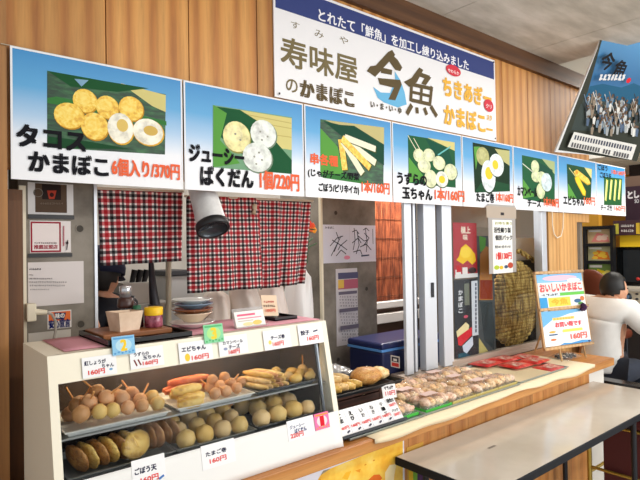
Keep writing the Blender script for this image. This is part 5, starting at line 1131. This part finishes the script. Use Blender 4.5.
# ------------------------------------------------------------------ tray of big fried cakes next to the showcase
t = thing('basket_crate', 'dark brown crate raising the tray of fried cakes beside the showcase', 'crate', (1.52, 1.72, ZC))
mb = MB(); x0, x1, y0, y1, z1 = 1.335, 1.70, 1.645, 1.815, .910
for (a_, b2, c2_, d2) in ((x0, x1, y0, y0+.012), (x0, x1, y1-.012, y1), (x0, x0+.012, y0, y1), (x1-.012, x1, y0, y1)):
    for k in range(3): mb.box(a_, b2, c2_, d2, ZC+.004+.036*k, ZC+.034+.036*k)
for (a_, b2) in ((x0+.006, y0+.006), (x1-.006, y0+.006), (x0+.006, y1-.006), (x1-.006, y1-.006)): mb.box(a_-.008, a_+.008, b2-.008, b2+.008, ZC, z1)
mb.box(x0+.012, x1-.012, y0+.012, y1-.012, ZC+.003, ZC+.01)
mb.build('slats', wood('crate_wood', (50, 24, 18), (78, 40, 28), (104, 58, 40), 'X', 2, .5), t)
tray('black tray of big fried cakes raised beside the showcase', 1.325, 1.752, 1.565, 1.835, .915, .016, flat((44, 46, 50), .35, .4), .008, 'tray', None)
zt_ = .918
for k in range(4):
    x = 1.365+.037*k
    log('fried_roll', 'long fried roll at the left of the raised black tray', 'fried rolls on the raised tray', (x+.055, 1.592, zt_+.020+.004*(k % 2)), (x-.01, 1.70, zt_+.024), .0178, (f_gold, f_pale, f_yel)[k % 3], seed=k)
for k, x in enumerate((1.385, 1.425)): log('fried_roll', 'long fried roll at the left of the raised black tray', 'fried rolls on the raised tray', (x+.055, 1.615, zt_+.053), (x-.005, 1.715, zt_+.055), .017, f_pale, seed=7+k)
o = MB().ell((1.605, 1.642, zt_+.038), (.074, .060, .036), 0, 26, 14, .12, 30, None, 3).build('fried_cake', food('crumbed', (222, 158, 80), (188, 116, 48), (240, 196, 124), 60), None, (1.60, 1.655, zt_)); tag(o, 'big round crumbed cake in the middle of the raised black tray', 'fried cake')
o = MB().ell((1.705, 1.665, zt_+.030), (.048, .046, .026), 0, 22, 12, .15, 30, None, 6).build('fried_cake', f_pale, None, (1.695, 1.70, zt_)); tag(o, 'pale smaller fried cake at the right end of the raised black tray', 'fried cake')
mb = MB(); mb.grid(lambda u, v: (1.365+.36*u, 1.725+.085*v, zt_+.006+.065*math.sin(math.pi*min(1, u*1.1+.05))**.6*(.6+.4*v)+.006*math.sin(u*40+v*9)), 40, 6)
o = mb.build('wrap_film', clear_hazy, None, (1.55, 1.775, zt_)); tag(o, 'crumpled clear wrap at the back of the raised black tray', 'wrap')
mb = MB(); mb.grid(lambda u, v: (1.665+.082*u, 1.695+.10*v, zt_+.004+.012*max(0, u-.6)/.4+.004*math.sin(u*9+v*14)+.03*max(0, u-.75)*4*math.sin(v*9)**2*.6), 20, 20)
o = mb.build('tray_paper', flat((236, 234, 230), .7), None, (1.72, 1.70, zt_)); tag(o, 'white crumpled paper at the right end of the raised black tray', 'paper'); o.modifiers.new('s', 'SOLIDIFY').thickness = .001
# slanted price board
p0 = onY(342.5, 440.5, 1.447); p0.z = .8205
s = Sheet('price_board', 'slanted white price board of six columns between the showcase and the packs', 'price board', p0, X3, Vector((0, .62, .78)), None, (280, 390, 5.333)).make()
w = onY(404, 416, 1.447).x-p0.x; h = .096
s.board(w, h, flat((242, 242, 244), .4), .004, 'board')
MB().box(-.006, w+.006, -.010, 0, -.008, .010).box(-.006, w+.006, -.010, h*.9, -.008, -.0045).build('board_base', flat((40, 46, 54), .4), s.root, local=True)
L = []
for k in range(1, 6): L.append(('r', w*k/6-.0006, .004, w*k/6+.0006, h-.004, (170, 176, 190)))
s.crop = None
for q in L: s.draw([q], 'column_line')
L = []
for k, (tx) in enumerate(('ごま', 'えび', 'いか', 'ねぎ', 'チーズ')):
    u = w*k/6
    for j, chx in enumerate(tx): L.append(('t', chx, u+.019, h*(.86-.2*j) , h*(.70-.2*j), u+.036, INK, .05 if k < 2 else .01))
    L += [('t', '160円', u+.006, h*.36, h*.24, u+.048, (226, 80, 80), .04), ('l', [(u+.030, h*.10), (u+.045, h*.16)], .006, (70, 70, 90))]
u = w*5/6; L += [('t', '詰合せ', u+.008, h*.92, h*.76, u+.046, INK, .06), ('t', '500円', u+.010, h*.70, h*.58, u+.046, (226, 80, 80), .04), ('t', 'パック', u+.008, h*.46, h*.34, u+.044, INK, .03), ('t', '300円', u+.010, h*.28, h*.16, u+.046, (226, 80, 80), .04)]
s.draw(L, 'lettering')
s = Sheet('price_card', 'small white price card standing at the right end of the raised black tray', 'price card', onY(383.5, 399.5, 1.56), Vector((.97, -.2, 0)), Vector((0, .25, .97))).make()
s.board(.068, .056, flat((240, 238, 238), .5), .0015, 'card'); s.draw([('t', '110円', .014, .030, .012, .062, (214, 70, 80), .04)] + scrib(.01, .036, .058, .050, 4, (60, 50, 60)), 'lettering')
# ------------------------------------------------------------------ poster under the counter
pl_ = onY(250, 490, 1.4275).x; prr = onY(404, 442, 1.4275).x; pt = .752
s = Sheet('food_poster', 'large yellow poster of golden food hanging under the counter left of the table', 'poster', (pl_, 1.4275, .30), X3, Z3, None, (280, 390, 5.333)).make()
s.board(prr-pl_, pt-.30, flat((228, 226, 236), .5), .002)
YB = mottled('poster_gold', (236, 172, 40), (246, 200, 72), 9, .45, 4, (250, 216, 110), 0)
s.draw([('p', [(270, 418), (640, 268), (655, 268), (655, 520), (640, 700), (120, 700), (180, 520), (215, 455)], YB), ('p', [(470, 480), (500, 452), (530, 450), (545, 470), (520, 500), (480, 520)], (230, 112, 40)), ('p', [(560, 520), (560, 440), (585, 400), (620, 395), (610, 450), (600, 560)], (246, 226, 176)), ('p', [(400, 430), (430, 420), (425, 440)], (232, 150, 40)), ('p', [(330, 470), (350, 440), (380, 430), (360, 480)], (240, 180, 50)), ('p', [(230, 430), (270, 418), (215, 455)], (150, 140, 120)), ('e', 455, 398, 6, 4, (214, 140, 40)), ('e', 500, 375, 5, 4, (206, 132, 40)), ('p', [(215, 470), (230, 640), (180, 700), (120, 700)], (214, 150, 40))], 'picture')
s = Sheet('colour_flyer', 'narrow flyer with green yellow and purple bands under the counter behind the table corner', 'flyer', (onY(407, 470, 1.4275).x, 1.4275, .45), X3, Z3).make()
w = .10; s.board(w, .26, flat((200, 150, 60), .5), .002); s.draw([('r', w*.1, 0, w*.35, .22, (236, 190, 50)), ('r', w*.35, 0, w*.6, .2, (120, 170, 60)), ('r', w*.6, 0, w*.95, .18, (80, 50, 90))], 'bands')
# ------------------------------------------------------------------ folding table
t = thing('folding_table', 'long folding table with pale beige top and dark edge along the counter', 'table', (2.37, 1.21, 0))
MB().box(1.535, 3.215, 1.005, 1.412, .6985, .70).build('laminate', mottled('laminate', (190, 180, 166), (202, 193, 180), 3, .13, 4, None, 0), t)
MB().box(1.53, 3.22, 1.0, 1.418, .668, .6985, b=.004).build('table_edge', flat((16, 20, 28), .6, 0, .2), t)
fm = flat((40, 42, 48), .4, .4)
for x in (1.66, 2.78):
    for y in (1.04, 1.375): MB().tube([(x, y, .668), (x, y, .012)], .0125, 10).build('leg', fm, t); 
    MB().tube([(x, 1.04, .16), (x, 1.375, .16)], .009, 8).build('brace', fm, t); MB().tube([(x, 1.04, .62), (x, 1.375, .62)], .009, 8).build('brace', fm, t)
for y in (1.05, 1.365): MB().box(1.6, 3.15, y-.01, y+.01, .645, .668).build('apron_rail', fm, t)
mb = MB(); o = mb.grid(lambda u, v: (1.86+.05*u, 1.22+.012*v, .7006), 2, 2).build('stain', flat((120, 110, 100), .6), t)
# brass stool with maroon panel, white pipe
brass = flat((206, 176, 86), .25, .7)
t = thing('brass_stool', 'brass framed stool with a maroon padded side pushed under the table', 'stool', (3.1, 1.0, 0))
sx = 2.90; sy = 1.26
p = onX(589.5, 460, sx); sy = p.y; sx1 = 3.28
for x in (sx, sx1):
    for y in (sy, sy-.42): MB().tube([(x, y, .01), (x, y, .60)], .012, 10).build('leg', brass, t)
    for py__ in (468, 430):
        zz = onX(596 if py__ == 468 else 626, py__, sx).z; MB().tube([(x, sy, zz), (x, sy-.42, zz)], .0085, 8).build('side_rail', brass, t)
for y in (sy, sy-.42): MB().tube([(sx, y, .30), (sx1, y, .30)], .0085, 8).build('cross_rail', brass, t)
MB().box(sx-.01, sx1+.01, sy-.43, sy+.01, .575, .625, b=.012).build('seat', flat((96, 34, 38), .5), t)
MB().box(sx+.02, sx+.05, sy-.40, sy-.06, .06, .57, b=.008).build('side_panel', flat((92, 34, 38), .55), t)
struct('trim_9', MB().box(3.205, 3.42, 1.44, 1.52, 0, .752), flat((232, 228, 220), .6))
# ------------------------------------------------------------------ right hand side beyond the counter
t = thing('bench', 'black vinyl bench under the seated person beyond the counter end', 'bench', (4.0, 1.55, 0))
MB().box(3.66, 4.26, .95, 1.95, .41, .470, b=.015).build('seat', flat((22, 22, 26), .35), t); MB().box(3.70, 4.22, 1.0, 1.9, .05, .42).build('base', flat((30, 28, 30), .6), t)
t = thing('black_table', 'black glossy table edge behind the counter end at the right', 'table', (3.75, 1.2, 0))
MB().box(3.56, 3.66, .7, 1.66, .60, .63, b=.004).build('table_top', flat((26, 26, 30), .2), t); 
for y in (.75, 1.6): MB().tube([(3.61, y, 0.0), (3.61, y, .6)], .02, 10).build('leg', flat((30, 30, 34), .4), t)
cN = onX(588, 290, 4.75)
t = thing('round_chair', 'brown leather chair with a rounded back beyond the easel', 'chair', (4.6, cN.y, 0))
MB().ell((cN.x, cN.y-.02, cN.z-.06), (.06, .19, .24), 0, 24, 16).build('backrest', flat((112, 52, 30), .4), t)
MB().box(cN.x-.02, cN.x+.42, cN.y-.2, cN.y+.18, .66, .74, b=.03).build('seat', flat((104, 48, 28), .4), t)
MB().tube([(cN.x, cN.y, .72), (cN.x, cN.y, cN.z-.2)], .02, 8).build('back_post', darkmetal, t)
for dx in (.02, .36):
    for dy in (-.16, .14): MB().tube([(cN.x+dx, cN.y+dy, 0), (cN.x+dx, cN.y+dy, .67)], .014, 8).build('leg', darkmetal, t)
# display shelf with lit food pictures
q0 = onX(583, 226.4, 5.56); q1 = onX(613, 225, 5.56); zb3 = .55
t = thing('display_shelf', 'black shelf unit with three food pictures against the ochre wall', 'shelf', (5.6, (q0.y+q1.y)/2, 0))
ya, yb2 = q1.y, q0.y; zt3 = q0.z
mb = MB(); fw_ = .028
mb.box(5.55, 5.615, ya, ya+fw_, 0, zt3).box(5.55, 5.615, yb2-fw_, yb2, 0, zt3)
zs = [zt3-.03, onX(598, 245, 5.56).z-.012, onX(598, 262.5, 5.56).z-.012, onX(600, 284, 5.56).z-.03, .02]
for z in zs: mb.box(5.55, 5.615, ya+fw_, yb2-fw_, z, z+.028)
mb.build('frame', black, t); MB().box(5.610, 5.618, ya, yb2, 0, zt3).build('back_board', blackr, t)
for k, (lab, bg, c1__, c2__) in enumerate((('pink food picture on the top level of the black shelf', (206, 176, 130), (232, 140, 130), (236, 200, 180)), ('orange food picture on the middle level of the black shelf', (190, 186, 140), (236, 130, 50), (246, 200, 70)), ('yellow and green food picture on the lower level of the black shelf', (120, 150, 70), (246, 214, 50), (250, 232, 120)))):
    z0 = zs[k+1]+.03; z1_ = zs[k]-.004; w = yb2-ya-2*fw_-.01; h = z1_-z0
    s = Sheet('food_picture_panel', lab, 'picture', (5.585, yb2-fw_-.005, z0), -Y3, Z3, 'pictures on the black shelf').make()
    s.board(w, h, flat(bg, .5), .006, 'panel')
    rr = random.Random(k); L = [('p', [(w*.15, h*.1), (w*.95, h*.08), (w*.85, h*.6), (w*.4, h*.75)], c1__)] + [('e', w*rr.uniform(.25, .85), h*rr.uniform(.2, .6), w*.13, h*.12, c2__) for _ in range(5)] + [('r', w*.05, h*.82, w*.6, h*.95, (240, 236, 226))]
    s.draw(L, 'picture')
# purple shop sign and menu boards
def rsheet(name, label, cat, x0, y0, x1, y1, X, colr, layers, t=.02, w=None, grp=None, pre='lettering'):
    bl = onX(x0, y1, X); s = Sheet(name, label, cat, bl, -Y3, Z3, grp, (0, 0, 1)).make()
    ww = w or (bl.y-onX(x1, y1, X).y); hh = onX(x0, y0, X).z-bl.z
    s.board(ww, hh, flat(colr, .5), t, 'board'); 
    if layers: s.draw(layers, pre)
    return s
rsheet('shop_sign', 'dark purple hanging sign with white letters at the right edge', 'sign', 625.5, 187, 640, 220.5, 5.2, (52, 28, 44), [('t', 'と', 628, 191.5, 198.5, 632.5, (236, 232, 234), .05), ('t', 'し', 634.5, 191, 198, 639, (236, 232, 234), .05), ('t', 'SO', 634.8, 199.5, 203, 639, (220, 216, 220), .03)], w=.5)
rsheet('sign_band', 'grey brown band above the purple hanging sign', 'board', 625.5, 177, 640, 187, 5.21, (112, 88, 74), None, w=.5)
rsheet('menu_board', 'purple menu board with white lines under the hanging sign', 'menu board', 613.5, 221, 640, 235.5, 5.66, (70, 44, 52), scrib(621, 227, 634, 224.5, 6, (226, 220, 214))+scrib(621, 232, 634, 229.5, 6, (226, 220, 214), 4)+[('r', 614, 224, 619, 234, (206, 196, 80)), ('r', 636, 223, 640, 234, (216, 180, 60))], w=.4)
t = thing('drink_cabinet', 'black glass cabinet with a yellow header at the right edge', 'cabinet', (5.9, 1.9, 0))
a_ = onX(620, 247, 5.7); b2 = onX(622, 287, 5.7)
MB().box(5.72, 6.1, 1.3, a_.y+.05, b2.z, a_.z, b=.01).build('body', flat((18, 20, 22), .15), t); MB().box(5.70, 6.1, 1.3, a_.y, a_.z, onX(620, 235.5, 5.7).z).build('header', flat((246, 204, 40), .5), t)
MB().box(5.715, 5.72, 1.5, a_.y-.02, b2.z+.05, a_.z-.03).build('glass_door', flat((40, 44, 48), .08), t); MB().box(5.70, 6.1, 1.3, a_.y+.05, .9, b2.z).build('stand', flat((40, 30, 28), .5), t)
MB().ell((5.70, onX(638, 279, 5.7).y, onX(638, 279, 5.7).z), (.01, .018, .016), 0, 12, 8).build('red_badge', flat((206, 50, 40), .5), t)
t = thing('ticket_machine', 'cream machine with a round dark dial at the right edge', 'machine', (5.4, 2.0, 0)); a_ = onX(622, 291, 5.4); b2 = onX(622, 311, 5.4)
MB().box(5.4, 5.68, 1.45, a_.y, b2.z, a_.z, b=.008).build('body', flat((226, 214, 190), .4), t)
c = onX(627.5, 297, 5.398); T = Matrix.Translation(c) @ Matrix.Rotation(-math.pi/2, 4, 'Y'); MB().lathe([(.0001, .012), (.035, .012), (.040, 0)], (0, 0, 0), 24, 0, T).build('dial', flat((40, 50, 60), .2), t); MB().lathe([(.0001, .014), (.018, .014), (.02, .012)], (0, 0, 0), 20, 0, T).build('dial_face', flat((90, 120, 150), .3), t)
for k in range(3):
    c = onX(637, 294+5*k, 5.398); MB().ell(c, (.01, .014, .010), 0, 10, 8).build('button', flat((50, 50, 54), .4), t)
MB().box(5.41, 5.67, 1.45, a_.y, .02, b2.z-.002).build('cabinet', flat((44, 36, 34), .5), t); MB().box(5.38, 5.68, 1.4, a_.y+.06, a_.z+.001, a_.z+.03, b=.004).build('tray_shelf', flat((214, 206, 190), .5), t)
struct('wall_far', MB().box(6.2, 6.26, .2, 2.3, 0, 2.32), flat((44, 34, 32), .7))
# ------------------------------------------------------------------ light
wd_ = bpy.data.worlds.new('sky'); S.world = wd_; wd_.use_nodes = True
bg = wd_.node_tree.nodes['Background']; bg.inputs[0].default_value = (.93, .97, 1.0, 1); bg.inputs[1].default_value = .85
def area(name, loc, rot, sx, sy, power, colr=(1, 1, 1)):
    l = bpy.data.lights.new(name, 'AREA'); l.shape = 'RECTANGLE'; l.size = sx; l.size_y = sy; l.energy = power; l.color = colr
    o = bpy.data.objects.new(name, l); C.objects.link(o); o.location = loc; o.rotation_euler = rot; return o
area('open_side_daylight', (4.2, -2.4, 2.1), (math.radians(78), 0, math.radians(14)), 4.5, 2.2, 150, (1, .98, .95))
area('ceiling_fill', (1.6, .2, 2.74), (0, 0, 0), 2.4, .2, 26, (1, .96, .9))  # added fill under the front ceiling, no fixture modelled
area('staff_side_fill', (1.5, 2.7, 2.28), (0, 0, 0), 1.4, .15, 16, (1, .96, .9))  # added fill that lights the closed staff side, not a known lamp
area('window_side_fill', (2.9, 2.45, 2.28), (0, 0, 0), .8, .15, 34, (1, .96, .9))  # added fill to brighten the blind and the things behind the window
area('far_room_fluorescent', (5.0, 1.4, 2.90), (0, 0, 0), .4, 1.6, 30, (1, .96, .9))
l = bpy.data.lights.new('showcase_lamp', 'AREA'); l.shape = 'RECTANGLE'; l.size = .75; l.size_y = .03; l.energy = 1.0; l.color = (1, .78, .5)
o = bpy.data.objects.new('showcase_lamp', l); C.objects.link(o); o.location = (.82, 1.66, 1.18)
vs_ = S.view_settings; vs_.view_transform = 'Standard'; vs_.look = 'None'; vs_.exposure = 0; vs_.gamma = 1; vs_.use_curve_mapping = False
